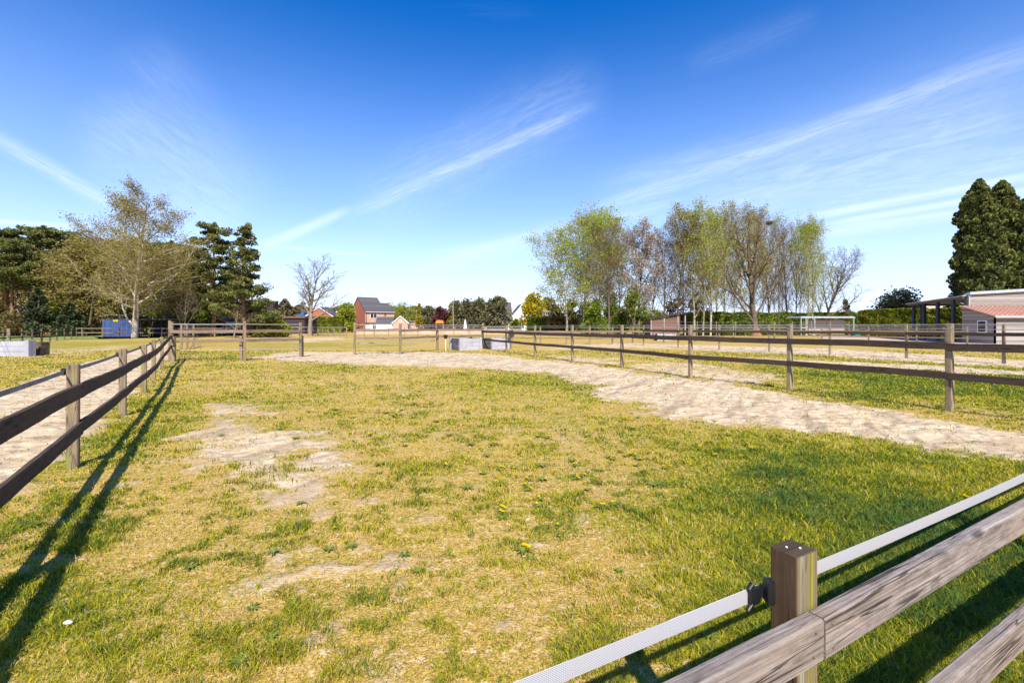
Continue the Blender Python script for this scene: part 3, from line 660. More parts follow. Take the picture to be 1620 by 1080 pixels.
def tree(name, label, cat, h, r, P, bark, twig, leaf=None, nleaf=3, lsize=.22, spread=.25, seed=1, loc=(0, 0, 0), group=None, lean=(0, 0), stems=1, ldroop=0):
    rnd = random.Random(seed); PP = dict(BASE); PP.update(P); tb, tw, tips = MB(), MB(), []
    for s in range(stems):
        a = rnd.random()*6.28; ln = Vector((lean[0], lean[1], 1)) + (Vector((math.cos(a)*.22, math.sin(a)*.22, 0)) if stems > 1 else Vector((0, 0, 0)))
        grow(tb, tw, tips, Vector((math.cos(a)*.25*(stems > 1), math.sin(a)*.25*(stems > 1), -.3)), ln.normalized(), h*rnd.uniform(.85, 1)+.3 if stems > 1 else h+.3, r, 0, PP, rnd)
    root = thing(name, label, cat, loc, group=group)
    tb.build('trunk', bark, root, smooth=True, local=True); cw = tw.build('crown', twig, root, local=True)
    if leaf:
        q = np.random.RandomState(seed); cen = []
        for pts, dd in tips:
            A = np.array(pts); k = q.randint(0, len(A), nleaf); cen.append(A[k]+q.normal(0, spread, (nleaf, 3)))
        cen = np.concatenate(cen); lump = fbm(cen[:, 0]+cen[:, 2]*.7, cen[:, 2]+cen[:, 1]*.5, .6, 3, seed)
        keep = q.rand(len(cen)) < np.clip(.15+3*(lump-.38), .08, 1); cen = cen[keep]; lump = lump[keep]
        V, Fq, rr = quads(cen, lsize, np.clip(q.rand(len(cen))*.7+(lump-.4)*1.2, 0, 1), .1, seed, 1, ldroop)
        mesh_np('leaves', V, Fq, leaf, cw, {'rnd': rr})
    return root
def clump_crown(parent, blobs, per, lsize, leaf, seed, name='crown', flat=.2, asp=1.0, droop=0.0, shell=.55):
    """blobs: rows of x y z rx ry rz; leaves gather near each blob's skin, coloured lightest on top"""
    q = np.random.RandomState(seed); B = np.array(blobs, float); n = len(B)*per; k = np.repeat(np.arange(len(B)), per)
    d = q.normal(size=(n, 3)); d /= np.linalg.norm(d, axis=1)[:, None]; rad = (shell+(1-shell)*q.rand(n)**.5)[:, None]*(1+.18*q.normal(size=(n, 1)))
    cen = B[k, :3]+d*rad*B[k, 3:6]
    V, Fq, rr = quads(cen, lsize, np.clip(q.rand(n)*.7+.25*(d[:, 2])+.15+.25*(q.rand(len(B))[k]-.5), 0, 1), flat, seed, asp, droop)  # leaves on top of each blob tinted lighter, top light put into colour
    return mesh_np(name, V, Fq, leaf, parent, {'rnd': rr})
def pine(label, h, seed, loc=(0, 0, 0), group=None, start=.45, width=.26, leaf='pine', per=90, cone=False, name='pine_tree', ls=.2):
    rnd = random.Random(seed); root = thing(name, label, 'tree', loc, group=group); mb = MB(); blobs = []
    bend = [rnd.uniform(-.02, .02)*h for _ in range(2)]; tp = []
    for i in range(11):
        t_ = i/10; tp.append(Vector((bend[0]*math.sin(t_*3), bend[1]*math.sin(t_*2.4), -.3+t_*h*.97)))
    mb.tube(tp, [h*.018*(1-.85*i/10)+.02 for i in range(11)], 8, cap=False)
    nb = int(h*2.6)
    for i in range(nb):
        t_ = start+(1-start)*(i+rnd.random())/nb; k = min(int(t_*10), 9); p = tp[k].lerp(tp[k+1], t_*10-k)
        rel = (t_-start)/(1-start); R0 = h*width*((1-rel)**.75 if cone else (math.sin(min(rel*2.2+.45, 3.0))**.7*.85+.12)*(1-.35*rel))*rnd.uniform(.65, 1.15)
        a = i*2.4+rnd.uniform(-.5, .5); e = p+Vector((math.cos(a)*R0, math.sin(a)*R0, R0*rnd.uniform(-.05, .3)))
        mid = p.lerp(e, .5)+Vector((0, 0, R0*.06)); mb.tube([p, mid, e], [.05+.006*R0, .04, .02], 4, cap=False)
        m_ = 2+int(R0*.9)
        for j in range(m_):
            f = .4+.65*(j+.5)/m_; c = p.lerp(e, f); s = (.50+.09*R0)*rnd.uniform(.6, 1.3)
            blobs.append((c.x+rnd.uniform(-.5, .5), c.y+rnd.uniform(-.5, .5), c.z+rnd.uniform(-.05, .35), s*1.1, s*1.1, s*.55))
    top = tp[-1]
    for j in range(5): blobs.append((top.x+rnd.uniform(-.4, .4), top.y+rnd.uniform(-.4, .4), top.z-.3*j+.3, .35+.12*j, .35+.12*j, .5))
    mb.build('trunk', M['bark_pine'], root, smooth=True, local=True)
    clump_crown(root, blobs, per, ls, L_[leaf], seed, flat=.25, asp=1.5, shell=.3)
    return root
def bush(name, label, cat, loc, w, d, h, leaf, seed, group=None, n=26, per=150, ls=.2, z0=.0, part='foliage', droop=0.0, stem=True, shape='dome'):
    rnd = random.Random(seed); root = thing(name, label, cat, loc, group=group); blobs = []
    for i in range(n):
        a = rnd.random()*6.28; e = rnd.random()
        if shape == 'dome': zz = z0+h*(.12+.74*e); k = math.sqrt(max(.05, 1-(e*.92)**2))*.78
        elif shape == 'cone': zz = z0+h*(.06+.86*e); k = (1-e)**.8*.85+.06
        else: zz = z0+h*(.1+.78*e); k = .8*(math.sin(min(3.1, .5+e*2.5)))**.5
        rr = rnd.random()**.4
        s = rnd.uniform(.16, .27)*min(w, h)*(1 if shape != 'cone' else (1.15-e*.7))
        blobs.append((math.cos(a)*rr*w/2*k, math.sin(a)*rr*d/2*k, zz, s, s*min(1, d/w+.3), s*.85))
    if stem:
        mb = MB()
        for i in range(4):
            b = blobs[rnd.randrange(n)]; mb.tube([(rnd.uniform(-.15, .15), rnd.uniform(-.15, .15), -.1), (b[0]*.4, b[1]*.4, b[2]*.5), (b[0], b[1], b[2])], [.03*h, .02*h, .008*h], 5, cap=False)
        mb.build('stem', M['bark_dark'], root, smooth=True, local=True)
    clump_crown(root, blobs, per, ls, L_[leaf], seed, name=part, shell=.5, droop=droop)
    return root
def hedge(label, a, b, h, thick, leaf, seed, n=None, ls=.16, zvar=.25):
    root = thing('hedge', label, 'hedge', (a[0], a[1], 0)); q = np.random.RandomState(seed); L = math.dist(a, b)
    n = n or int(L*h*150); u = q.rand(n); f = q.rand(n); top = h+zvar*(fbm(u*L, u*0, .5, 4, seed)-.5)*2
    facei = q.rand(n); zz = np.where(facei < .68, f*top, top-q.rand(n)**2*.4); yy = np.where(facei < .68, -thick/2+q.rand(n)**2*.5+.25*(fbm(u*L, zz, .9, 3, seed+1)-.5)*2, (q.rand(n)-.5)*thick)
    d = np.array([(b[0]-a[0])/L, (b[1]-a[1])/L]); nn = np.array([-d[1], d[0]])
    if nn[1] < 0: nn = -nn
    cen = np.stack([u*L*d[0]+yy*nn[0], u*L*d[1]+yy*nn[1], zz+.05], 1)
    lum = fbm(u*L, zz+yy, 1.2, 3, seed+2)
    V, Fq, rr = quads(cen, ls, np.clip(q.rand(n)*.6+(lum-.35), 0, 1), .2, seed)
    mesh_np('foliage', V, Fq, L_[leaf], root, {'rnd': rr})
    mb = MB()
    P0 = Vector((*a, 0)); P1 = Vector((*b, 0)); mb.beam(P0+Vector((0, 0, h*.46)), P1+Vector((0, 0, h*.46)), thick*.55, h*.86, 8, .3, .05)
    M.setdefault('hedgecore', plain('inner_branches', (.035, .04, .012), (.06, .065, .02), 6)); mb.build('inner_branches', M['hedgecore'], root)
    return root
# --- right-hand row
BIRCH = dict(n=[24, 6, 5, 4], ang=[34, 40, 45, 55], len=[.33, .55, .55, .6], up=[.03, .03, -.02, -.09, -.16], start=[.16, .15, .1, .1], prof=lambda t: (math.sin(min(3.0, .75+t*2.15)))**.8+.12, rr=[.34, .5, .5, .6])
OAK = dict(n=[13, 8, 7, 6], ang=[38, 36, 42, 45], len=[.68, .48, .48, .5], up=[.06, .11, .05, .02, .0], start=[.14, .2, .15, .1], prof=lambda t: 1.05-.62*t, rr=[.55, .5, .5, .6], tip=[.15, .2, .25, .3, .5])
vb = [tree('birch_tree', 'x', 'tree', 19, .19, BIRCH, M['bark_birch'], M['twig_olive'], L_['birch'], 6, .155, .42, 21+i, (0, 0, 0), 'tall trees in the row right of centre') for i in range(3)]
vo = [tree('birch_tree', 'x', 'tree', 19, .20, BIRCH, M['bark_birch'], M['twig_olive'], L_['olive'], 5, .14, .36, 31+i, (0, 0, 0), 'tall trees in the row right of centre') for i in range(2)]
vk = [tree('bare_tree', 'x', 'tree', 18, .20, dict(BIRCH, up=[.03, .07, .05, .02, .0], ang=[32, 36, 40, 45], n=[18, 6, 5, 5]), M['bark_dark'], M['twig'], L_['brown'], 2, .11, .3, 41+i, (0, 0, 0), 'tall trees in the row right of centre') for i in range(2)]
used = set()
def top_of(root):
    z = []
    for ch in root.children:
        for o in [ch]+list(ch.children):
            a = np.empty(len(o.data.vertices)*3, np.float32); o.data.vertices.foreach_get('co', a); z.append(a[2::3])
    return float(np.percentile(np.concatenate(z), 99.6))
def put(proto, px, d, top, ref, label, rz, wx=1.0, group=None):
    ref = top_of(proto); sc = (Z(top, d))/ref; loc = (X(px, d), d, 0); s = (sc*wx, sc*wx, sc)
    if id(proto) not in used:
        used.add(id(proto)); proto.location = loc; proto.rotation_euler = (0, 0, rz); proto.scale = s; proto['label'] = label
        if group: proto['group'] = group
        return proto
    return copy_thing(proto, loc, rz, s, label, group)
put(vb[0], 897, 74, 362, 19, 'pale leafing birch leaning at the left end of the tree row', .4, 1.25)
put(vb[1], 919, 76, 325, 19, 'tallest yellow green birch at the left end of the tree row', 1.7, 1.1)
put(vb[2], 936, 72, 338, 19, 'leafing birch with forked white trunk in the left clump of the tree row', 2.7, 1.05)
put(vb[0], 946, 80, 345, 19, 'slim birch half hidden behind the forked white one', 4.0, 1.0)
put(vk[0], 963, 70, 345, 18, 'dark many branched tree with reddish twigs in the left clump', .9, 1.15)
put(vb[1], 978, 82, 372, 19, 'lower lime green tree between the reddish and the blossoming tree', 3.4, 1.2)
bl = tree('blossom_tree', 'pinkish white blossoming tree right of the left clump', 'tree', 17, .2, dict(BIRCH, up=[.03, .06, .04, .0, -.02], n=[20, 7, 6, 5], len=[.27, .5, .5, .55], start=[.16, .15, .1, .1]), M['bark_dark'], M['twig'], L_['blossom'], 4, .17, .35, 55, (X(1006, 72), 72, 0), 'tall trees in the row right of centre')
bl.scale = (1, 1, Z(348, 72)/top_of(bl))
put(vk[1], 1030, 80, 372, 18, 'thin bare tree in the gap of the tree row', 2.2, .9)
put(vk[0], 1051, 76, 362, 18, 'fine twigged bare tree between the blossoming tree and the slender leaning one', 3.9, 1.0)
put(vo[0], 1073, 78, 348, 19, 'slender leaning tree with bare arching stems beside the gap', .5, 1.0)
put(vk[0], 1082, 84, 368, 18, 'dark slim stem behind the slender leaning tree', 5.1, .7)
put(vo[1], 1098, 74, 322, 19, 'tall olive tinged birch, first of the middle clump', 1.1, .95)
put(vo[0], 1112, 78, 330, 19, 'white stemmed birch second of the middle clump', 3.3, .85)
put(vb[2], 1124, 72, 318, 19, 'greenest tall birch of the middle clump', .2, .9)
put(vo[1], 1134, 80, 322, 19, 'grey stemmed birch behind the greenest tall one', 4.4, .8)
put(vo[0], 1150, 84, 345, 19, 'thin pale trunk between the middle clump and the big bare tree', 5.5, .7)
put(vo[1], 1172, 82, 326, 19, 'olive birch just left behind the big spreading bare tree', 2.0, .9)
put(vb[0], 1186, 86, 335, 19, 'leafing birch straight behind the big spreading bare tree', 3.0, .8)
big = tree('bare_tree', 'big spreading bare tree on its own stout trunk in front of the hedge', 'tree', 14.5, .45, dict(OAK, rr=[.42, .5, .5, .6], n=[15, 7, 6, 4], ang=[42, 36, 42, 45]), M['bark_dark'], M['twig_olive'], L_['olive'], 1, .12, .3, 63, (X(1196, 70), 70, 0), stems=1)
big.scale = (1.06, 1.06, Z(322, 70)/top_of(big))
mb = MB(); mb.tube([(0, 0, -.2), (0, 0, .5), (0, 0, 1.15)], [.95, .62, .48], 12, cap=False); mb.build('root_flare', M['bark_pine'], big, smooth=True, local=True)
put(vk[1], 1217, 84, 332, 18, 'bare slim tree just right behind the big spreading tree', 0.3, .85)
put(vk[0], 1231, 80, 352, 18, 'bare straight tree third from the right end of the row', 1.9, .7)
put(vk[1], 1246, 86, 345, 18, 'dark bare stem left of the bright green treetop', 4.6, .75)
put(vk[0], 1259, 82, 350, 18, 'paired bare stem close to the bright green treetop', 3.1, .65)
put(vb[1], 1276, 78, 340, 19, 'narrow tree with bright green top near the right end of the row', 2.4, .62)
put(vb[2], 1287, 80, 345, 19, 'slim leafing tree touching the bright green treetop', 1.0, .6)
ln = tree('bare_tree', 'leaning bare tree with fine twigs at the right end of the row', 'tree', 13, .26, dict(OAK, up=[.03, .06, .03, .01, .0]), M['bark_dark'], M['twig'], L_['brown'], 1, .1, .3, 77, (X(1296, 80), 80, 0), 'tall trees in the row right of centre', lean=(.42, 0))
for i, (px, top, rz) in enumerate(((1162, 400, .3), (1206, 390, 1.3), (1224, 405, 2.2), (1238, 420, .9), (1266, 400, 4.0))):
    put(vk[i % 2], px, 92+i, top, 18, ['thin far stem seen left of the big bare tree', 'thin far stem seen through the big bare tree', 'thin far stem right of the big bare tree', 'short thin far stem near the shelter', 'thin far stem behind the bright green treetop'][i], rz, .6, 'tall trees in the row right of centre')
# nest
ns = thing('bird_nest', 'dark round twig nest high in the big bare tree', 'nest', (X(1217, 70), 70, Z(353, 70))); mb = MB(); rb = random.Random(2)
for k in range(260):
    v = Vector((rb.gauss(0, 1), rb.gauss(0, 1), rb.gauss(0, 1))).normalized()*.36; u = Vector((rb.gauss(0, 1), rb.gauss(0, 1), rb.gauss(0, .4))).normalized()*.28; v.z *= .7; mb.tube([v-u, v+u], [.012, .008], 3, cap=False)
mb.build('twigs', M['bark_dark'], ns, local=True)
# undergrowth at the foot of the row
U = [(905, 76, 22, 468, 'laurel', 'dark evergreen shrub under the pale leaning birch'), (940, 70, 34, 470, 'hedge', 'ivy covered shrub wrapping the forked birch trunk'), (975, 73, 40, 478, 'hedge', 'broad dark shrub under the left tree clump'), (1004, 70, 34, 452, 'hedge', 'dark holly like shrub beneath the blossoming tree'), (1034, 77, 44, 487, 'yellowgreen', 'bright green shrub mound behind the reddish shed'), (1066, 86, 36, 468, 'shrub', 'brown green bush behind the reddish shed'), (1102, 88, 40, 460, 'shrub', 'broad brown evergreen under the middle clump'), (880, 80, 30, 478, 'shrub', 'olive shrub at the left foot of the tree row'), (962, 86, 30, 455, 'birch', 'lime green young tree behind the left clump'), (928, 84, 26, 470, 'laurel', 'evergreen bush between the left clump trunks')]
for i, (px, d, wpx, top, lf, lab) in enumerate(U):
    bush('shrub', lab, 'shrub', (X(px, d), d, 0), wpx*d/F*1.15, 3, Z(top, d), lf, 100+i, n=24, per=110, ls=.24, group='shrubs under the tree row')
bush('conifer', 'tiny dark pointed conifer above the hedge right of the bare trees', 'tree', (X(1338, 86), 86, 0), 2.6, 2.6, Z(469, 86), 'spruce', 131, shape='cone', n=26, per=110, part='crown')
hedge('long clipped green hedge behind the metal framed shelter', (X(1086, 80), 80), (X(1362, 82), 82), Z(494.5, 80), 2.0, 'hedge', 5, ls=.2, n=26000)
hedge('bright green hedge between the shelter and the carport', (X(1362, 74), 74), (X(1556, 61), 61), 4.1, 2.0, 'yellowgreen', 6, ls=.2, n=26000)
hedge('dark low hedge left of the blossoming trees behind the field', (X(834, 84), 84), (X(905, 84), 84), Z(502, 84), 2.0, 'hedge', 7, ls=.2, n=8000)
hedge('yellow green hedge at the foot of the distant red brick bungalow', (X(500, 108), 108), (X(543, 108), 108), Z(501.5, 108), 2, 'yellowgreen', 8, ls=.25, n=7000)
bush('rhododendron', 'rounded grey green evergreen bush rising over the right hedge', 'shrub', (X(1425, 80), 80, 0), 9.0, 5, Z(457, 80), 'laurel', 140, n=46, per=150, ls=.27)
# --- big cypresses on the right
def cypress(label, px, d, top, wpx, seed, z0=0):
    h = Z(top, d); w_ = wpx*d/F; rnd = random.Random(seed); root = thing('cypress_tree', label, 'tree', (X(px, d), d, 0), group='tall dark cypresses on the right')
    mb = MB(); mb.tube([(0, 0, -.3), (0, 0, h*.5), (0, 0, h*.95)], [.35, .2, .04], 8, cap=False); mb.build('trunk', M['bark_pine'], root, local=True)
    blobs = []
    nb = 1100
    for i in range(nb):
        e = ((i+.5)/nb); zz = h*(.05+.93*e); k = (1-.30*e)*(1-e**6)**.8*(1 if e > .12 else .88+e)
        a = i*2.39996; r_ = w_/2*k*rnd.uniform(.62, 1.0)*(1+.10*math.sin(a*3+e*9)); s = rnd.uniform(.40, .80)*(1.05-.4*e)
        q2 = 1+.22*math.sin(a*2+e*13+seed)*math.sin(e*31+seed*2)+rnd.uniform(-.08, .08); blobs.append((math.cos(a)*r_*q2, math.sin(a)*r_*q2, zz, s*.7, s*.7, s*.75))
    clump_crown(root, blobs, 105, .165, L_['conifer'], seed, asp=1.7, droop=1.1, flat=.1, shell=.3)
    return root
cypress('tall dark cypress with the leftmost of the treetops behind the barn', 1549, 66, 281, 72, 3)
cypress('tall dark cypress merged with its left neighbour behind the barn', 1585, 67, 284, 84, 4)
cypress('partly seen cypress at the right edge of the photo', 1633, 69, 304, 88, 5)
# --- left side woodland
vp = [pine('x', 18, 201+i, group='pines of the left woodland', start=.40+.05*i, ls=.16, per=125, width=.30) for i in range(3)]
for i, (px, d, top, k, rz, wx, lab) in enumerate((
    (-45, 82, 350, 0, .3, 1.1, 'pine cut by the left edge of the photo'), (8, 86, 362, 1, 1.2, 1.1, 'leftmost full pine of the woodland'), (20, 76, 380, 2, 2.9, 1.0, 'pine with bright orange leaning trunk at far left'),
    (62, 84, 360, 0, 2.2, 1.15, 'broad flat topped pine left of the big birch'), (92, 92, 366, 1, 4.0, 1.1, 'pine behind the broad flat topped one'), (128, 90, 376, 2, .8, 1.2, 'pine just left of the big birch crown'),
    (160, 94, 384, 0, 5.0, 1.2, 'pine behind the left half of the birch crown'), (196, 92, 384, 1, 2.6, 1.2, 'pine straight behind the birch trunk'), (232, 94, 382, 2, 3.5, 1.2, 'pine behind the right half of the birch crown'), (268, 88, 384, 0, 1.8, 1.2, 'pine right of the big birch crown'), (298, 86, 392, 1, .1, 1.1, 'lower pine between birch and the tall pair'))):
    put(vp[k], px, d, top, 18, lab, rz, wx, 'pines of the left woodland')
pine('tall pine with flattened windswept top, left of the two standing pines', Z(351, 72), 220, (X(338, 72), 72, 0), start=.22, width=.25, ls=.16, per=135)
pine('full pointed pine standing alone right of the woodland', Z(352, 64), 221, (X(388, 64), 64, 0), start=.14, width=.27, ls=.16, per=135, cone=True)
BB = dict(levels=4, n=[22, 10, 9, 7], ang=[58, 42, 45, 50], len=[.66, .48, .48, .55], up=[.03, .09, .03, -.02, -.07], start=[.07, .15, .1, .1], prof=lambda t: 1.08-.86*t, rr=[.40, .5, .5, .6], wob=[.07, .15, .2, .26, .3])
b = tree('birch_tree', 'huge spreading pale barked birch behind the blue shed', 'tree', Z(302, 62), .42, BB, M['bark_birch'], M['twig_olive'], L_['olive'], 2, .14, .4, 303, (X(213, 62), 62, 0))
b.scale = (1.0, 1.0, Z(302, 62)/top_of(b))
vs1 = tree('bare_tree', 'x', 'tree', 10, .17, dict(OAK, n=[10, 7, 6, 5]), M['bark'], M['twig'], None, seed=311, group='small bare trees on the left')
put(vs1, 293, 64, 452, 10, 'small pale bare tree under the left pines', .4, 1.1)
put(vs1, 370, 62, 480, 10, 'low bare tree before the black house', 2.0, 1.6)
put(vs1, 96, 80, 440, 10, 'pale twiggy tree inside the woodland edge', 4.0, 1.2)
ob_ = tree('budding_tree', 'x', 'tree', 16, .2, dict(BIRCH, start=[.2, .15, .1, .1], n=[20, 7, 6, 5], len=[.36, .5, .5, .55]), M['bark_dark'], M['twig_olive'], L_['olive'], 4, .26, .45, 351, group='budding trees behind the big birch')
for px, d, top, lab in ((108, 79, 392, 'budding olive tree at the left foot of the big birch crown'), (140, 76, 385, 'budding olive tree left of the big birch trunk'), (165, 80, 376, 'tall budding tree above the blue shed'), (188, 77, 392, 'budding tree between blue shed and birch trunk'), (240, 78, 388, 'budding olive tree right of the big birch trunk'), (262, 74, 398, 'budding olive tree above the open stable'), (284, 78, 404, 'budding olive tree beside the small pale bare tree')):
    put(ob_, px, d, top, 16, lab, px*.37, 1.35)
lone = tree('bare_tree', 'lone bare tree with fine twigs against the white sky', 'tree', Z(402, 74), .30, dict(OAK, n=[13, 8, 7, 6], ang=[34, 34, 40, 45], len=[.58, .45, .48, .5], start=[.20, .2, .15, .1]), M['bark'], M['bark'], None, seed=321, loc=(X(491, 74), 74, 0)); lone.scale = (1.25, 1.25, Z(400, 74)/top_of(lone))
UL = [(-20, 78, 60, 470, 'shrub', 'brown bramble thicket at the left edge'), (28, 74, 50, 488, 'shrub', 'low brown scrub under the leaning orange trunk'), (60, 72, 30, 452, 'spruce', 'blue green spruce at the woodland edge'), (84, 78, 24, 470, 'hedge', 'small green bush right of the blue green spruce'), (112, 72, 34, 478, 'spruce', 'pale green conifer bush left of the blue shed'), (136, 80, 46, 470, 'shrub', 'brown thicket behind the left side of the blue shed'),
      (178, 80, 60, 462, 'shrub', 'brown thicket behind the blue shed'), (230, 82, 60, 468, 'shrub', 'brown thicket right of the birch trunk'), (270, 80, 50, 462, 'hedge', 'dark green thicket above the pergola'), (312, 78, 44, 470, 'hedge', 'dark green thicket below the tall pines'), (335, 80, 40, 475, 'laurel', 'evergreen thicket beside the black house'), (100, 96, 160, 440, 'shrub', 'deep brown underwood inside the left woodland'), (240, 98, 160, 440, 'shrub', 'deep brown underwood behind the birch')]
for i, (px, d, wpx, top, lf, lab) in enumerate(UL):
    sh = 'cone' if lf == 'spruce' else 'dome'
    bush('shrub' if sh == 'dome' else 'spruce_tree', lab, 'shrub' if sh == 'dome' else 'tree', (X(px, d), d, 0), wpx*d/F*1.2, 5, Z(top, d), lf, 400+i, n=34 if sh == 'dome' else 40, per=130, ls=.24 if wpx < 100 else .34, shape=sh, part='foliage' if sh == 'dome' else 'crown')
bush('shrub', 'lime green round bush in front of the black house', 'shrub', (X(424, 66), 66, 0), 3.6, 2.5, Z(498, 66), 'yellowgreen', 430, ls=.2)
bush('shrub', 'dark green bush touching the lime bush by the black house', 'shrub', (X(411, 66), 66, 0), 2.8, 2.2, Z(499, 66), 'hedge', 431, ls=.2)
bush('shrub', 'lime green low bush right of the dark green one', 'shrub', (X(443, 66), 66, 0), 3.6, 2.2, Z(503, 66), 'yellowgreen', 432, ls=.2)
# --- centre background
bush('shrub', 'pale green tree beside the left wall of the brick house', 'tree', (X(547, 118), 118, 0), 5.5, 4, Z(477, 118), 'birch', 440, ls=.35)
for i, (px, d, wpx, top, lf, sh, lab) in enumerate(((663, 115, 11, 477, 'yellow', 'cone', 'narrow golden conifer left of the evergreen belt'), (676, 116, 26, 476, 'laurel', 'dome', 'grey green bush right of the narrow golden conifer'), (698, 112, 30, 484, 'purple', 'dome', 'dark red leaved tree in the garden'), (712, 118, 9, 478, 'yellow', 'cone', 'small golden conifer by the utility pole'),
    (724, 108, 26, 472, 'laurel', 'oval', 'first olive evergreen right of the utility pole'), (742, 106, 28, 471, 'laurel', 'oval', 'second olive evergreen right of the utility pole'), (760, 107, 28, 470, 'laurel', 'oval', 'third olive evergreen of the belt'), (777, 105, 26, 471, 'laurel', 'oval', 'fourth olive evergreen of the belt'), (792, 104, 30, 465, 'laurel', 'oval', 'tallest olive evergreen left of the white house'),
    (843, 96, 36, 461, 'yellow', 'oval', 'large golden yellow evergreen right of the white house'), (868, 98, 26, 468, 'shrub', 'oval', 'olive bush right of the golden evergreen'), (815, 96, 14, 503, 'yellowgreen', 'dome', 'small garden bush before the white house'))):
    bush('conifer' if sh != 'dome' else 'shrub', lab, 'tree' if sh != 'dome' else 'shrub', (X(px, d), d, 0), wpx*d/F*1.1, wpx*d/F*.8, Z(top, d), lf, 450+i, n=30, per=120, ls=.34, shape=sh, part='crown' if sh != 'dome' else 'foliage')
vg = tree('garden_tree', 'x', 'tree', 12, .16, dict(BIRCH, start=[.2, .15, .1, .1], levels=3), M['bark'], M['twig_olive'], L_['birch'], 5, .3, .5, 471, group='thin garden trees behind the brick house')
for px, d, top, lab in ((612, 135, 478, 'thin garden tree directly right of the brick roof'), (629, 140, 480, 'thin garden tree between the brick and the grey roofed house'), (643, 138, 478, 'thin garden tree above the grey roofed house'), (654, 142, 482, 'thin garden tree right of the grey roof')):
    put(vg, px, d, top, 12, lab, px*.7, 1.3)
# distant tree line
q = np.random.RandomState(9)
def far_wood(name, label, px0, px1, d, top, leaf, n, ls, seed):
    q = np.random.RandomState(seed); px = q.uniform(px0, px1, n); y = d+q.uniform(-6, 6, n); hh = (HZ-top)/F*d+H; prof = hh*(.62+.6*(fbm(px, px*0, .06, 4, seed)))
    z = prof*(1-q.rand(n)**1.6*.9); cen = np.stack([(px-810)/F*y, y, z], 1); V, Fq, rr = quads(cen, ls, q.rand(n), .1, seed)
    o = mesh_np(name, V, Fq, L_[leaf], None, {'rnd': rr}); return tagp(o, label, 'woodland', kind='stuff')
far_wood('distant_woodland', 'low brown distant woodland behind the field', 395, 760, 260, 488, 'far', 30000, 1.0, 1)
far_wood('distant_woodland', 'brown distant trees between black house and brick bungalow', 428, 482, 190, 480, 'far', 9000, .7, 4)
far_wood('distant_woodland', 'low distant tree line right of the tree row', 1330, 1760, 300, 508, 'far', 14000, 1.1, 2)
far_wood('distant_woodland', 'low distant tree line behind the tree row', 850, 1330, 300, 500, 'far', 20000, 1.1, 3)
far_wood('distant_woodland', 'distant woodland glimpsed through the left pines', -300, 400, 150, 440, 'shrub', 30000, .8, 6)

# ------------------------------------------------------------------ buildings (local frame: x along the front, y away from the viewer)
def bld(name, label, cat, loc, rz): return thing(name, label, cat, loc, rz)
def windows(root, lst, mat=None):
    for (x0, x1, z0, z1, y) in lst:
        mb = MB(); e = .10
        mb.box(x0, x1, y-.06, y, z0, z0+e); mb.box(x0, x1, y-.06, y, z1-e, z1); mb.box(x0, x0+e, y-.061, y, z0+e, z1-e); mb.box(x1-e, x1, y-.061, y, z0+e, z1-e); xm = (x0+x1)/2
        mb.box(xm-e/2, xm+e/2, y-.062, y, z0+e, z1-e)
        fr = mb.build('window', mat or M['white'], root, local=True)
        mb = MB(); mb.box(x0+e, x1-e, y-.03, y-.002, z0+e, z1-e); mb.build('pane', M['darkglass'], fr, local=True)
def gable(root, x0, x1, y0, y1, zb, eave, ridge, wall, roof, ov=.35, along='x', endwall=None):
    """walls and a pitched roof; the ridge runs along x or y"""
    if along == 'x':
        ym = (y0+y1)/2; mb = MB(); mb.prism([(y0, zb), (y1, zb), (y1, eave), (ym, ridge-.12), (y0, eave)], x0, x1, 'x'); mb.build('wall', wall, root, local=True)
        mb = MB(); t_ = .16; s = (ridge-eave)/(ym-y0); yo0, yo1 = y0-ov, y1+ov; ze = eave-ov*s
        mb.prism([(yo0, ze), (ym, ridge), (yo1, ze), (yo1, ze+t_), (ym, ridge+t_), (yo0, ze+t_)], x0-ov*.4, x1+ov*.4, 'x'); mb.build('roof', roof, root, local=True)
        mb = MB(); mb.tube([(x0-.1, yo0-.06, ze+.03), (x1+.1, yo0-.06, ze+.03)], [.07, .07], 6); mb.build('gutter', M['white'], root, local=True)
    else:
        xm = (x0+x1)/2; mb = MB(); mb.prism([(x0, zb), (x1, zb), (x1, eave), (xm, ridge-.12), (x0, eave)], y0, y1); mb.build('wall', wall, root, local=True)
        mb = MB(); t_ = .16; s = (ridge-eave)/(xm-x0); a, b_ = x0-ov, x1+ov; ze = eave-ov*s
        mb.prism([(a, ze), (xm, ridge), (b_, ze), (b_, ze+t_), (xm, ridge+t_), (a, ze+t_)], y0-ov*.5, y1+ov*.5); mb.build('roof', roof, root, local=True)
        mb = MB(); 
        mb.beam((a, y0-ov*.5-.03, ze-.02), (xm, y0-ov*.5-.03, ridge-.02), .05, .22); mb.beam((xm, y0-ov*.5-.035, ridge-.02), (b_, y0-ov*.5-.035, ze-.02), .05, .22); mb.build('bargeboard', M['white'], root, local=True)
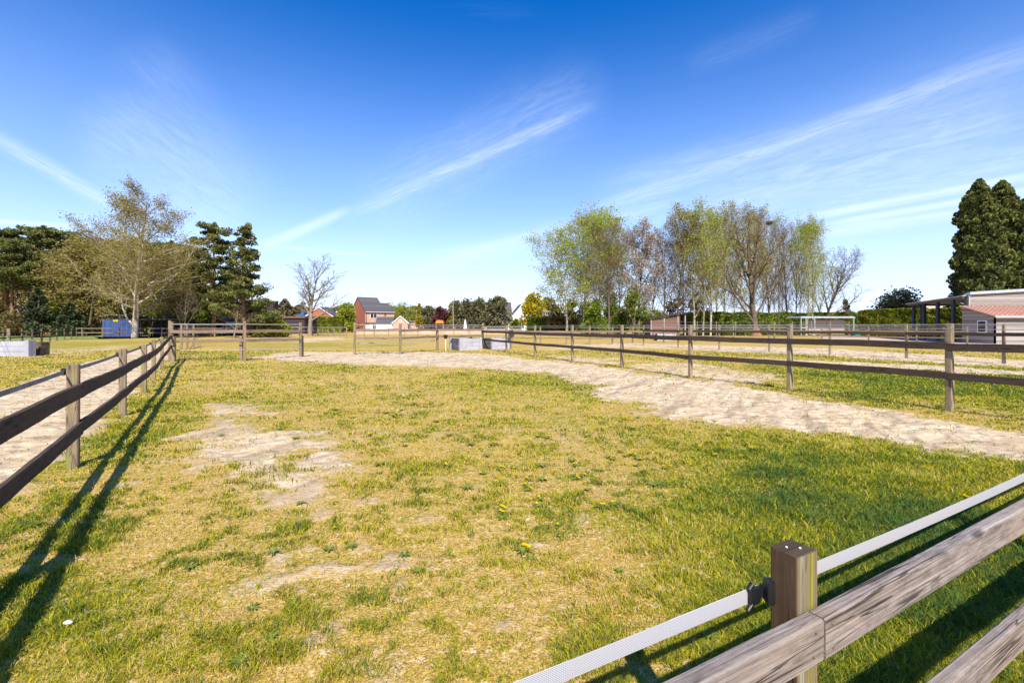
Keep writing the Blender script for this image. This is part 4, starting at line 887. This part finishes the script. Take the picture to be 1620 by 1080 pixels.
# brick house
A = (X(578, 120), 120); ang = math.atan2(.64, .77)
hb = bld('brick_house', 'red brick house with dark tiled roof and a side gable behind the paddock', 'house', (A[0], A[1], 0), ang)
gable(hb, 0, 5.4, 0, 10.4, 0, 5.6, 9.45, M['brick_pale'], M['slate'])
mb = MB(); mb.prism([(.0, 0), (10.4, 0), (10.4, 5.55), (5.2, 9.3), (.0, 5.55)], -.03, -.004, 'x'); mb.build('gable_wall', M['brick'], hb, local=True)
gable(hb, 5.42, 8.3, .3, 9.4, 0, 5.55, 8.0, M['brick_pale'], M['slate'])
windows(hb, [(1.3, 3.2, 3.7, 5.0, -.003)])
mb = MB(); mb.tube([(.25, -.09, 0), (.25, -.09, 5.3)], [.06, .06], 6); mb.build('drainpipe', M['darkwood'], hb, local=True); mb = MB(); mb.tube([(5.4, -.09, 2.6), (5.4, -.09, 5.3)], [.06, .06], 6); mb.build('drainpipe', M['darkwood'], hb, local=True)
mb = MB(); mb.box(0, 7.5, -3.2, -.05, 0, 2.3); mb.build('garden_room', M['render'], hb, local=True)
mb = MB(); mb.box(-.2, 7.7, -3.4, -.03, 2.31, 2.55); mb.build('flat_roof', M['slate'], hb, local=True)
windows(hb, [(.5, 1.7, .9, 2.0, -3.203)])
an = bld('garage', 'low pale brick garage with dark hipped roof beside the brick house', 'garage', (X(622, 112), 112, 0), .15)
gable(an, 0, 3.5, 0, 6, 0, 2.6, 4.1, M['brick_pale'], M['slate'], along='y')
mb = MB(); mb.box(-4.2, -.01, .6, 6, 0, 2.35); mb.build('lower_wall', M['render'], an, local=True)
mb = MB(); mb.prism([(.3, 2.36), (5.9, 2.36), (3.4, 4.0)], -4.3, -.02, 'x'); mb.build('lower_roof', M['slate'], an, local=True)
windows(an, [(1.4, 2.1, 2.55, 3.15, -.003)])
# bungalow with solar panels
bu = bld('bungalow', 'red brick bungalow with blue solar panels on its roof, left of the brick house', 'house', (X(490, 130), 130, 0), .1)
gable(bu, -2, 7.2, 0, 10, 0, 3.9, 7.1, M['brick'], M['slate'], along='y')
mb = MB(); mb.prism([(-2.2, 4.12), (2.25, 7.27), (2.2, 7.33), (-2.25, 4.18)], .4, 6.0); mb.build('solar_panel', M['solar'], bu, local=True)
mb = MB(); mb.box(-6.0, -2.02, 1.5, 10, 0, 3.2); mb.build('side_wall', M['brick'], bu, local=True)
mb = MB(); mb.prism([(-6.2, 3.22), (-2.04, 3.22), (-2.04, 5.9)], 1.3, 10); mb.build('side_roof', M['solar'], bu, local=True)
mb = MB(); mb.box(7.22, 9.8, .5, 7, 0, 5.6); mb.build('dormer', M['brick'], bu, local=True)
mb = MB(); mb.box(7.15, 10.0, .3, 7.1, 5.61, 5.9); mb.build('flat_roof', M['render'], bu, local=True)
windows(bu, [(7.9, 9.2, 3.9, 5.2, .497)])
# black modern house
bh = bld('black_house', 'black flat roofed modern house behind the two standing pines', 'house', (X(343, 78), 78, 0), 0)
mb = MB(); mb.box(0, 9.4, .5, 2.2, 0, Z(477, 78)); mb.build('wall', M['brick_dark'], bh, local=True)
mb = MB(); mb.box(-.1, 9.5, .4, 2.3, Z(477, 78)+.01, Z(477, 78)+.18); mb.build('roof', M['brick_dark'], bh, local=True)
mb = MB(); mb.box(2.2, 6.4, -2.2, .49, 0, 2.9); mb.build('porch', M['brick_dark'], bh, local=True)
mb = MB(); mb.box(.95, 1.55, -.3, .3, 0, Z(474, 78)); mb.build('chimney', M['barn'], bh, local=True)
windows(bh, [(1.75, 2.15, .6, 4.4, .497), (7.3, 8.2, 2.6, 4.2, .497), (3, 5.4, .6, 2.3, -2.203)], M['steel'])
ga = bld('flat_garage', 'low dark flat roofed outbuilding between black house and bungalow', 'outbuilding', (X(450, 95), 95, 0), 0)
mb = MB(); mb.box(0, 4.2, 0, 6, 0, Z(503, 95)); mb.build('wall', M['brick_dark'], ga, local=True)
mb = MB(); mb.box(-.2, 4.4, -.3, 6.2, Z(503, 95)+.01, Z(500, 95)); mb.build('roof', M['shed_red'], ga, local=True)
# grey roofed and white houses
gh = bld('grey_house', 'small house with grey roof half hidden by garden trees', 'house', (X(638, 140), 140, 0), .2)
gable(gh, 0, 7, 0, 8, 0, 3.4, 5.9, M['brick_pale'], M['slate'])
wh = bld('white_house', 'white rendered house with grey roof left of the golden evergreen', 'house', (X(795, 118), 118, 0), .12)
gable(wh, -1.5, 2.6, 1, 8, 0, 4.0, 7.9, M['render'], M['slate'])
gable(wh, 2.7, 7.5, -.5, 7, 0, 4.4, 7.3, M['render'], M['slate'], along='y')
windows(wh, [(4.3, 5.6, 1.0, 3.4, -.503), (.2, 1.6, 1.3, 2.6, .997)], M['steel'])
pg = bld('garden_pergola', 'small white slatted pergola top above the dark low hedge', 'pergola', (X(859, 92), 92, 0), 0)
mb = MB()
for k in range(7): mb.beam((.1+k*.36, 0, Z(499, 92)), (.1+k*.36+.2, 0, Z(492.5, 92)), .08, .06)
mb.beam((-.1, 0, Z(492, 92)), (2.7, 0, Z(492, 92)), .12, .10); mb.build('slats', M['white'], pg, local=True)
mb = MB(); mb.beam((0, .2, 0), (0, .2, Z(493, 92)), .1, .1); mb.build('post', M['white'], pg, local=True); mb = MB(); mb.beam((2.6, .2, 0), (2.6, .2, Z(493, 92)), .1, .1); mb.build('post', M['white'], pg, local=True)
# blue shed / container
bs = bld('blue_shed', 'blue corrugated steel shed in front of the left woodland', 'shed', (X(162, 68), 68, 0), .05)
mb = MB()
n = 26
for k in range(n):
    x0 = k*4.8/n; mb.box(x0, x0+4.8/n*.55, -.05, 0, .02, 2.58)
mb.box(0, 4.8, 0, .9, 0, 2.62); mb.build('wall', M['blue'], bs, local=True)
mb = MB(); mb.box(-.1, 4.9, -.1, 1.0, 2.63, 2.7); mb.build('roof', M['column'], bs, local=True)
mb = MB(); mb.box(1.6, 2.3, -.09, -.055, 2.3, 2.58); M['sign'] = plain('yellow_plate', (.6, .42, .02), (.55, .38, .02), 5); mb.build('plate', M['sign'], bs, local=True)
ob = bld('open_stable', 'long low dark open stable right of the blue shed', 'stable', (X(222, 72), 72, 0), 0)
mb = MB(); mb.box(0, 6.8, 2.5, 2.62, 0, 2.3); mb.build('back_wall', M['darkwood'], ob, local=True)
mb = MB(); mb.prism([(-.3, 2.62), (3.0, 2.35), (3.0, 2.47), (-.3, 2.74)], -.3, 7.1, 'x'); mb.build('roof', M['slate'], ob, local=True)
for k in range(5):
    mb = MB(); mb.box(k*1.65, k*1.65+.14, 0, .14, 0, 2.55); mb.build('post', M['darkwood'], ob, local=True)
# reddish shed
sh = bld('field_shed', 'small reddish board shed with a slanting roof in front of the tree row', 'shed', (X(1029, 66), 66, 0), 0)
zl, zr = Z(504, 66), Z(495.5, 66)
mb = MB(); mb.prism([(0, 0), (4.3, 0), (4.3, zr-.35), (0, zl-.15)], 0, .08); mb.build('front_wall', M['shed_red'], sh, local=True)
mb = MB(); mb.box(0, .08, .09, 3, 0, zl-.2); mb.box(0.09, 5.2, 2.92, 3, 0, zl-.1); mb.build('back_wall', M['shed_red'], sh, local=True)
for x in (.02, 1.9, 3.9, 4.95):
    mb = MB(); mb.box(x, x+.16, -.06, -.002, 0, zl+(zr-zl)*x/5.2-.18); mb.build('post', M['barn'], sh, local=True)
mb = MB(); mb.prism([(-.3, zl-.02), (5.4, zr), (5.4, zr+.12), (-.3, zl+.10)], -.35, 3.3); mb.build('roof', M['darkwood'], sh, local=True)
# metal framed shelter
ms = bld('horse_shelter', 'metal framed shelter with grey board back wall before the hedge', 'shelter', (X(1267, 70), 70, 0), 0)
W_ = 8.2; zt = Z(502, 70)
mb = MB(); mb.box(2.2, 5.0, 1.5, 1.6, .35, zt-.35); mb.box(5.08, 7.8, 1.5, 1.6, .35, zt-.35); mb.build('board_wall', M['shelter'], ms, local=True)
for x in (0, .75, 2.1, W_-.1):
    mb = MB(); mb.box(x, x+.11, 0, .11, 0, zt); mb.build('post', M['steel'], ms, local=True)
mb = MB(); mb.prism([(-.1, zt), (.1, zt+.16), (W_-.2, zt+.16), (W_+.1, zt), (W_+.1, zt-.1), (-.1, zt-.1)], -.1, 3.5); mb.build('roof', M['steel'], ms, local=True)
mb = MB(); mb.box(0, .09, .12, 3.3, 0, .12); mb.box(0.75, .80, .12, 3.3, 1.2, 1.26); mb.box(.12, .74, 0.02, .08, 1.3, 1.38); mb.build('side_frame', M['steel'], ms, local=True)
tr_ = bld('water_trough', 'green plastic trough beside the right post of the metal shelter', 'trough', (X(1346, 66), 66, 0), 0)
mb = MB(); mb.prism([(-.05, .0), (1.35, 0), (1.5, .75), (-.2, .75), (-.1, .68), (1.4, .68)], 0, .8); M['green'] = plain('green_plastic', (.02, .13, .10), (.03, .16, .12), 3, .5); mb.build('basin', M['green'], tr_, local=True)
# barn
bn = bld('barn', 'grey board barn with a terracotta lean-to roof at the right edge', 'barn', (44.2, 44, 0), 0)
mb = MB(); mb.prism([(0, 0), (22, 0), (22, 5.9), (0, 4.62)], 0, .2); mb.build('front_wall', M['barn'], bn, local=True)
mb = MB(); b0 = len(mb.v); mb.v += [(0, .21, 0), (12, 12.6, 0), (12.2, 12.4, 0), (.2, .21, 0), (0, .21, 4.5), (12, 12.6, 4.9), (12.2, 12.4, 4.9), (.2, .21, 4.5)]
for f_ in ((0, 1, 2, 3), (4, 5, 6, 7), (0, 1, 5, 4), (1, 2, 6, 5), (2, 3, 7, 6), (3, 0, 4, 7)): mb.face([b0+i for i in f_])
mb.build('side_wall', M['barn'], bn, local=True)
mb = MB(); b0 = len(mb.v); mb.v += [(-.15, -.25, 4.64), (22.2, -.25, 5.94), (22.2, 12.7, 5.94), (12.1, 12.7, 5.35), (-.15, -.25, 4.90), (22.2, -.25, 6.22), (22.2, 12.7, 6.22), (12.1, 12.7, 5.62)]
for f_ in ((3, 2, 1, 0), (4, 5, 6, 7), (0, 1, 5, 4), (1, 2, 6, 5), (2, 3, 7, 6), (3, 0, 4, 7)): mb.face([b0+i for i in f_])
mb.build('roof', M['steel'], bn, local=True)
mb = MB(); mb.prism([(-3, 0), (-3, 2.44), (-.01, 3.4), (-.01, 0)], -.7, -.58, 'x'); mb.build('lean_to_side', M['barn'], bn, local=True)
mb = MB(); mb.box(-.7, 16, -3.0, -2.9, 0, 2.42); mb.build('lean_to_wall', M['barn'], bn, local=True)
mb = MB(); mb.prism([(-3.3, 2.45), (-.02, 3.52), (-.02, 3.6), (-3.3, 2.53)], -1.0, 16.5, 'x'); lr = mb.build('lean_to_roof', M['redroof'], bn, local=True)
mb = MB()
for k in range(38): mb.beam((-.85+k*.45, -3.28, 2.56), (-.85+k*.45, -.05, 3.62), .04, .05)
M['seam'] = plain('roof_seam', (.20, .09, .07), (.25, .12, .09), 2); mb.build('roof_seam', M['seam'], lr, local=True)
mb = MB(); mb.box(-1.05, 16.5, -3.42, -3.31, 2.36, 2.47); mb.build('gutter', M['steel'], bn, local=True)
mb = MB(); mb.box(-.77, -.705, -2.35, -1.5, 1.0, 2.15); wf = mb.build('window', M['white'], bn, local=True)
mb = MB(); mb.box(-.79, -.772, -2.25, -1.6, 1.1, 2.05); mb.build('pane', M['darkglass'], wf, local=True)
mb = MB(); mb.box(-.09, -.005, -.09, -.005, 3.6, 4.6); mb.build('corner_trim', M['steel'], bn, local=True)
# carport
cp = bld('carport', 'open carport with dark steel columns attached to the left of the barn', 'carport', (44.0, 44.6, 0), 0)
e0 = Vector((8.4, 15.2, 4.5)); e1 = Vector((-.1, 0, 4.55)); ud = (e0-e1); 
mb = MB()
P = [(-.3, -.3), (8.2, 15.4), (14.5, 15.4), (14.5, 14.2), (.05, 14.2), (.05, .02)]
P = [(-.12, -.02), (8.3, 15.4), (.30+13.5, 15.4), (13.8, 14.4), (8.0, 14.4), (.1, .0)]
def slab(mb, P, z0, z1):
    b = len(mb.v); n = len(P); mb.v += [(x, y, z0) for x, y in P]+[(x, y, z1) for x, y in P]
    mb.face([b+i for i in range(n-1, -1, -1)]); mb.face([b+n+i for i in range(n)])
    for i in range(n): mb.face([b+i, b+(i+1) % n, b+n+(i+1) % n, b+n+i])
slab(mb, [(-.12, -.3), (.1, -.3), (8.6, 15.2), (14.0, 15.2), (14.0, 15.5), (8.2, 15.5)], 4.28, 4.5); mb.build('roof_beam', M['rail_grey'], cp, local=True)
mb = MB(); slab(mb, [(-.3, -.4), (.15, -.4), (12.5, 12.8), (16.0, 15.7), (8.1, 15.7)], 4.51, 4.60); mb.build('roof', M['steel'], cp, local=True)
for px in (1446, 1462.5, 1484, 1509):
    k = (px-810)/F                                    # where the sight line meets the roof edge line
    t_ = (k*44.6-44.0)/(8.4-k*15.2) if abs(8.4-k*15.2) > 1e-6 else 0
    t_ = min(max(t_, .05), .99)
    x, y = 8.4*t_, 15.2*t_
    mb = MB(); mb.box(x-.0, x+.27, y+.05, y+.32, 0, 4.27); mb.build('column', M['column'], cp, local=True)
mb = MB(); mb.box(.6, .85, 9.0, 9.25, 0, 4.27) if False else mb.box(9.6, 9.9, 14.95, 15.2, 0, 4.27); mb.build('column', M['column'], cp, local=True)
rd = bld('far_house', 'red roofed house glimpsed through the carport', 'house', (X(1488, 110), 110, 0), 0)
gable(rd, 0, 7, 0, 8, 0, 4.3, 6.4, M['render'], M['redroof'])

# ------------------------------------------------------------------ small field objects
def panel_box(label, x, y, rz, w_, d_, h, name='panel_pen'):
    r0 = thing(name, label, 'pen', (x, y, 0), rz, group='grey panel pens')
    for (a, b) in ((0, 0), (w_, 0), (0, d_), (w_, d_)):
        mb = MB(); mb.box(a-.09, a+.09, b-.09, b+.09, -.1, h+.05); mb.build('corner_post', M['concrete'], r0, local=True)
    n = 3
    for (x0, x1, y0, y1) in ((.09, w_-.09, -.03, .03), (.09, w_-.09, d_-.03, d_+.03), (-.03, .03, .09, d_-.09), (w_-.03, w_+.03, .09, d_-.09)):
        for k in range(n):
            mb = MB(); mb.box(x0, x1, y0, y1, k*h/n+.008, (k+1)*h/n-.008); mb.build('panel', M['concrete' if y1-y0 < .1 else 'panel_dark'], r0, local=True)  # side panels coloured darker than those at front and back
    return r0
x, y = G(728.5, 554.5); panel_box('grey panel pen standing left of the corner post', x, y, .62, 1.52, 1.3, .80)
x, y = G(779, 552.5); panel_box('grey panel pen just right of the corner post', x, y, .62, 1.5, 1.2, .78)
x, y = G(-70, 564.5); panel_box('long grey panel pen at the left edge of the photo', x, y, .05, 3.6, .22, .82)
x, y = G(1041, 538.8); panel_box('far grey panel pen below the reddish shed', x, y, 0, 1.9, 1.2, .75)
x, y = G(47, 563); r0 = thing('feed_bin', 'dark brown bin against the end of the left grey pen', 'bin', (x+.05, y+.1, 0)); mb = MB(); mb.prism([(0, 0), (.40, 0), (.44, .66), (.40, .72), (0, .70)], 0, .5); mb.build('bin_body', M['bark_dark'], r0, local=True)
mb = MB(); mb.prism([(-.02, .725), (.46, .74), (.46, .77), (-.02, .755)], -.03, .53); mb.build('lid', M['black'], r0, local=True)
x, y = G(705, 555.5); r0 = thing('electric_fence_stake', 'thin white stake with black cup left of the grey pen', 'stake', (x, y, 0)); mb = MB(); mb.tube([(0, 0, -.1), (0, 0, .82)], [.025, .022], 8); mb.build('stake', M['white'], r0, local=True)
mb = MB(); mb.tube([(0, 0, .80), (0, 0, .86), (0, 0, 1.02), (0, 0, 1.05)], [.05, .11, .14, .10], 10); mb.build('cup', M['black'], r0, local=True)
x, y = G(809, 552); r0 = thing('fence_energiser', 'dark green fence energiser on a short stake behind the right pen', 'device', (x, y, 0)); mb = MB(); mb.tube([(0, 0, -.1), (0, 0, .95)], [.05, .05], 8); mb.build('stake', M['post_left'], r0, local=True)
mb = MB(); mb.prism([(-.20, .85), (.20, .85), (.22, 1.15), (.12, 1.32), (-.12, 1.32), (-.22, 1.15)], -.12, .12); mb.build('casing', M['darkglass'], r0, local=True)
r0 = thing('utility_pole', 'bare wooden utility pole left of the evergreen belt', 'pole', (X(717, 100), 100, 0)); mb = MB(); mb.tube([(0, 0, 0), (0, 0, Z(476, 100))], [.16, .11], 8); mb.build('shaft', M['post_right'], r0, local=True)
mb = MB(); mb.box(-.35, .35, -.06, .06, Z(478, 100)-.1, Z(478, 100)); mb.build('crossarm', M['post_right'], r0, local=True)
r0 = thing('playhouse', 'little orange roofed playhouse below the dark red tree', 'playhouse', (X(689, 98), 98, 0)); M['orange'] = plain('orange_canvas', (.62, .20, .04), (.7, .26, .05), 2)
mb = MB(); mb.prism([(-.1, 2.25), (1.7, 2.25), (1.4, 2.9), (.25, 2.9)], 0, 1.4); mb.build('roof', M['orange'], r0, local=True)
for a, b in ((0.05, .1), (1.55, .1), (.05, 1.2), (1.55, 1.2)):
    mb = MB(); mb.box(a, a+.1, b, b+.1, 0, 2.24); mb.build('leg', M['barn'], r0, local=True)
r0 = thing('parasol', 'folded white parasol in the garden before the evergreens', 'parasol', (X(736, 96), 96, 0)); mb = MB(); mb.tube([(0, 0, .7), (0, 0, 1.0), (0, 0, 2.4), (0, 0, 3.0)], [.32, .42, .22, .04], 9); mb.build('canopy', M['white'], r0, local=True)
mb = MB(); mb.tube([(0, 0, 0), (0, 0, 3.1)], [.035, .03], 6); mb.build('pole', M['white'], r0, local=True)
gw = thing('garden_wall', 'long pale low garden wall behind the middle of the field', 'wall', (X(560, 92), 92, 0)); mb = MB(); mb.box(0, 34, 0, .25, 0, 1.0); mb.build('wall_face', M['yard'], gw, local=True); mb = MB(); mb.box(-.05, 34.05, -.05, .30, 1.01, 1.08); mb.build('coping', M['concrete'], gw, local=True)
gf_ = thing('picket_fence', 'row of small orange brown pickets behind the left fence', 'fence', (X(290, 70), 70, 0))
for k in range(28):
    mb = MB(); x = k*.155; mb.prism([(x, 0), (x+.09, 0), (x+.09, 1.7), (x+.045, 1.82), (x, 1.7)], 0, .03); mb.build('picket', M['shed_red'], gf_, local=True)
mb = MB(); mb.box(0, 4.3, .032, .07, .5, .6); mb.box(0, 4.3, .032, .07, 1.3, 1.4); mb.build('rail', M['shed_red'], gf_, local=True)
# feather on the grass
x, y = G(108, 990); r0 = thing('white_stone', 'single small white pebble lying in the grass at lower left', 'stone', (x, y, gz(x, y)+.012)); mb = MB(); rb = random.Random(4)
nv, nh = 5, 9; 
for i in range(nv+1):
    th = math.pi*i/nv
    for j in range(nh):
        ph_ = 6.283*j/nh; k = rb.uniform(.85, 1.1); mb.v.append((.024*math.sin(th)*math.cos(ph_)*k, .017*math.sin(th)*math.sin(ph_)*k, .013*math.cos(th)*k+.005))
for i in range(nv):
    for j in range(nh): mb.face([i*nh+j, (i+1)*nh+j, (i+1)*nh+(j+1) % nh, i*nh+(j+1) % nh])
mb.build('stone_body', M['render'], r0, smooth=True, local=True)

# ------------------------------------------------------------------ dandelions and weed rosettes
M['petal'] = plain('dandelion_petal', (.80, .58, .0), (.72, .48, .0), 30, .7)
m, t, p, out = newmat('weed_leaf'); tcn = t.n('ShaderNodeTexCoord').outputs['Object']; t.l(t.mix(t.rng(t.noise(tcn, 25, 3), .3, .7), (.08, .12, .012), (.17, .20, .03)), p.inputs['Base Color']); M['weed'] = m
def rosette(mb, n, L, w_, lift, rb):
    for i in range(n):
        a = 6.283*i/n+rb.uniform(-.25, .25); ca, sa = math.cos(a), math.sin(a); l = L*rb.uniform(.7, 1.15); b = len(mb.v); K = 6
        for k in range(K+1):
            t_ = k/K; r_ = l*t_; z = lift*l*math.sin(t_*2.3)+.004; ww = w_*math.sin(min(3.0, .35+t_*2.6))*(1 if k % 2 else .62)
            mb.v += [(ca*r_-sa*ww, sa*r_+ca*ww, z), (ca*r_, sa*r_, z-.003), (ca*r_+sa*ww, sa*r_-ca*ww, z)]
        for k in range(K):
            c = b+k*3; mb.face([c, c+1, c+4, c+3]); mb.face([c+1, c+2, c+5, c+4])
def weed(name, label, cat, L, n, heads, seed, group):
    rb = random.Random(seed); root = thing(name, label, cat, (0, 0, 0), group=group); mb = MB(); rosette(mb, n, L, L*.14, .35, rb); mb.build('leaves', M['weed'], root, local=True)
    for h in range(heads):
        a = rb.random()*6.28; r_ = rb.uniform(.02, .07); z = rb.uniform(.035, .07); x, y = math.cos(a)*r_, math.sin(a)*r_
        mb = MB(); mb.tube([(x*.3, y*.3, 0), (x*.8, y*.8, z*.6), (x, y, z)], [.0022]*3, 5); st = mb.build('stalk', M['weed'], root, local=True)
        mb = MB()
        for ring, (rr, zz, nn) in enumerate(((.021, .0, 18), (.015, .005, 14), (.008, .009, 9))):
            for k in range(nn):
                q_ = 6.283*k/nn+ring; c, s = math.cos(q_), math.sin(q_); wd = .0032
                mb.poly([(x+s*wd*.5, y-c*wd*.5, z+zz*.6), (x+c*rr+s*wd, y+s_(s)*rr-c*wd if False else y+s*rr-c*wd, z+zz), (x+c*rr-s*wd, y+s*rr+c*wd, z+zz), (x-s*wd*.5, y+c*wd*.5, z+zz*.6)])
        mb.tube([(x, y, z-.006), (x, y, z+.006)], [.006, .010], 8); mb.build('flower', M['petal'], st, local=True)
    return root
dl = 'yellow dandelion in flower among the dry middle grass'
DV = [weed('dandelion', dl, 'flower', .10, 9, hd, 500+hd, 'dandelions dotted over the paddock') for hd in (1, 2, 3)]
spots = [(820, 595), (665, 620), (905, 634), (928, 647), (854, 692), (865, 694), (930, 690), (925, 692), (965, 725), (970, 728), (982, 716), (990, 722), (998, 720), (1008, 722), (1013, 727), (1030, 727), (1006, 737), (912, 737), (813, 741), (794, 745), (764, 750), (706, 737), (710, 740), (788, 765), (796, 768), (836, 760), (835, 770), (834, 776), (860, 760), (909, 758), (925, 753), (855, 790), (851, 801), (797, 814), (790, 808), (950, 803), (970, 799), (827, 873), (883, 830), (1052, 742), (1058, 741), (1084, 724), (1098, 726), (1122, 716), (1130, 720), (1132, 722), (1175, 715), (1180, 706), (1192, 712), (1176, 725), (1190, 714), (1154, 690), (1108, 712), (1519, 790), (1005, 1027), (530, 836), (585, 690), (642, 706), (740, 655), (700, 640), (600, 650), (880, 655), (1000, 680), (1250, 700), (1240, 735), (445, 680), (560, 610), (640, 600), (730, 630), (780, 705)]
def wlab(px, py):
    if py > 840 and px < 480: return 'weed rosette in the foreground grass at lower left'
    if py > 840: return 'weed rosette in the foreground grass at lower centre'
    if px > 850: return 'weed rosette near the yellow dandelions right of centre'
    if px < 530: return 'weed rosette beside the broken bare sandy patch'
    if py < 700: return 'small weed rosette in the far middle grass'
    return wl
def dlab(px, py):
    if py > 850: return 'solitary yellow dandelion low in the foreground grass' if px > 900 or px < 700 else 'solitary yellow dandelion in front of the middle grass patch'
    if px > 1400: return 'yellow dandelion in the lush grass above the white tape'
    if px > 1140: return 'yellow dandelion at the edge of the taller green grass'
    if 950 < px < 1045 and 705 < py < 745: return 'dandelion in the dense yellow cluster right of centre'
    if 1045 <= px <= 1140: return 'scattered dandelion between the dense cluster and the taller grass'
    if py < 660: return 'small far dandelion near the sandy path'
    if 815 < px < 870 and 750 < py < 780: return 'dandelion in the small group below the middle of the paddock'
    return dl
rb = random.Random(12); firsts = set()
def put_weed(proto, px, py, sc, label=None):
    x, y = G(px, py); z = gz(x, y)+.004; rz = rb.random()*6.28
    if id(proto) not in firsts:
        firsts.add(id(proto)); proto.location = (x, y, z); proto.rotation_euler = (0, 0, rz); proto.scale = (sc,)*3
        if label: proto['label'] = label
        return
    copy_thing(proto, (x, y, z), rz, sc, label)
for i, (px, py) in enumerate(spots): put_weed(DV[rb.choice((0, 0, 1, 2))], px+rb.uniform(-2, 2), py, rb.uniform(.55, .85), dlab(px, py))

wl = 'flat dark green leafy weed rosette in the thin grass'
WV = [weed('weed_rosette', wl, 'weed', .12, 11, 0, 520+i, 'green weed rosettes in the paddock') for i in range(3)]
ws = [(600, 737), (476, 796), (432, 876), (520, 870), (555, 865), (398, 965), (430, 1010), (557, 662), (530, 650), (468, 695), (612, 655), (635, 650), (690, 668), (710, 690), (745, 705), (770, 722), (858, 738), (950, 745), (905, 730), (930, 775), (1035, 770), (955, 670), (1010, 662), (1130, 668), (1020, 815), (795, 820), (740, 773), (655, 640), (675, 610), (1000, 655), (350, 690), (380, 1050), (640, 880), (660, 905), (1120, 1010), (980, 905), (840, 885), (1240, 770), (60, 830), (300, 900)]
for px, py in ws: put_weed(WV[rb.randrange(3)], px, py, rb.uniform(.45, .8)*(.7 if py > 840 else 1), wlab(px, py))
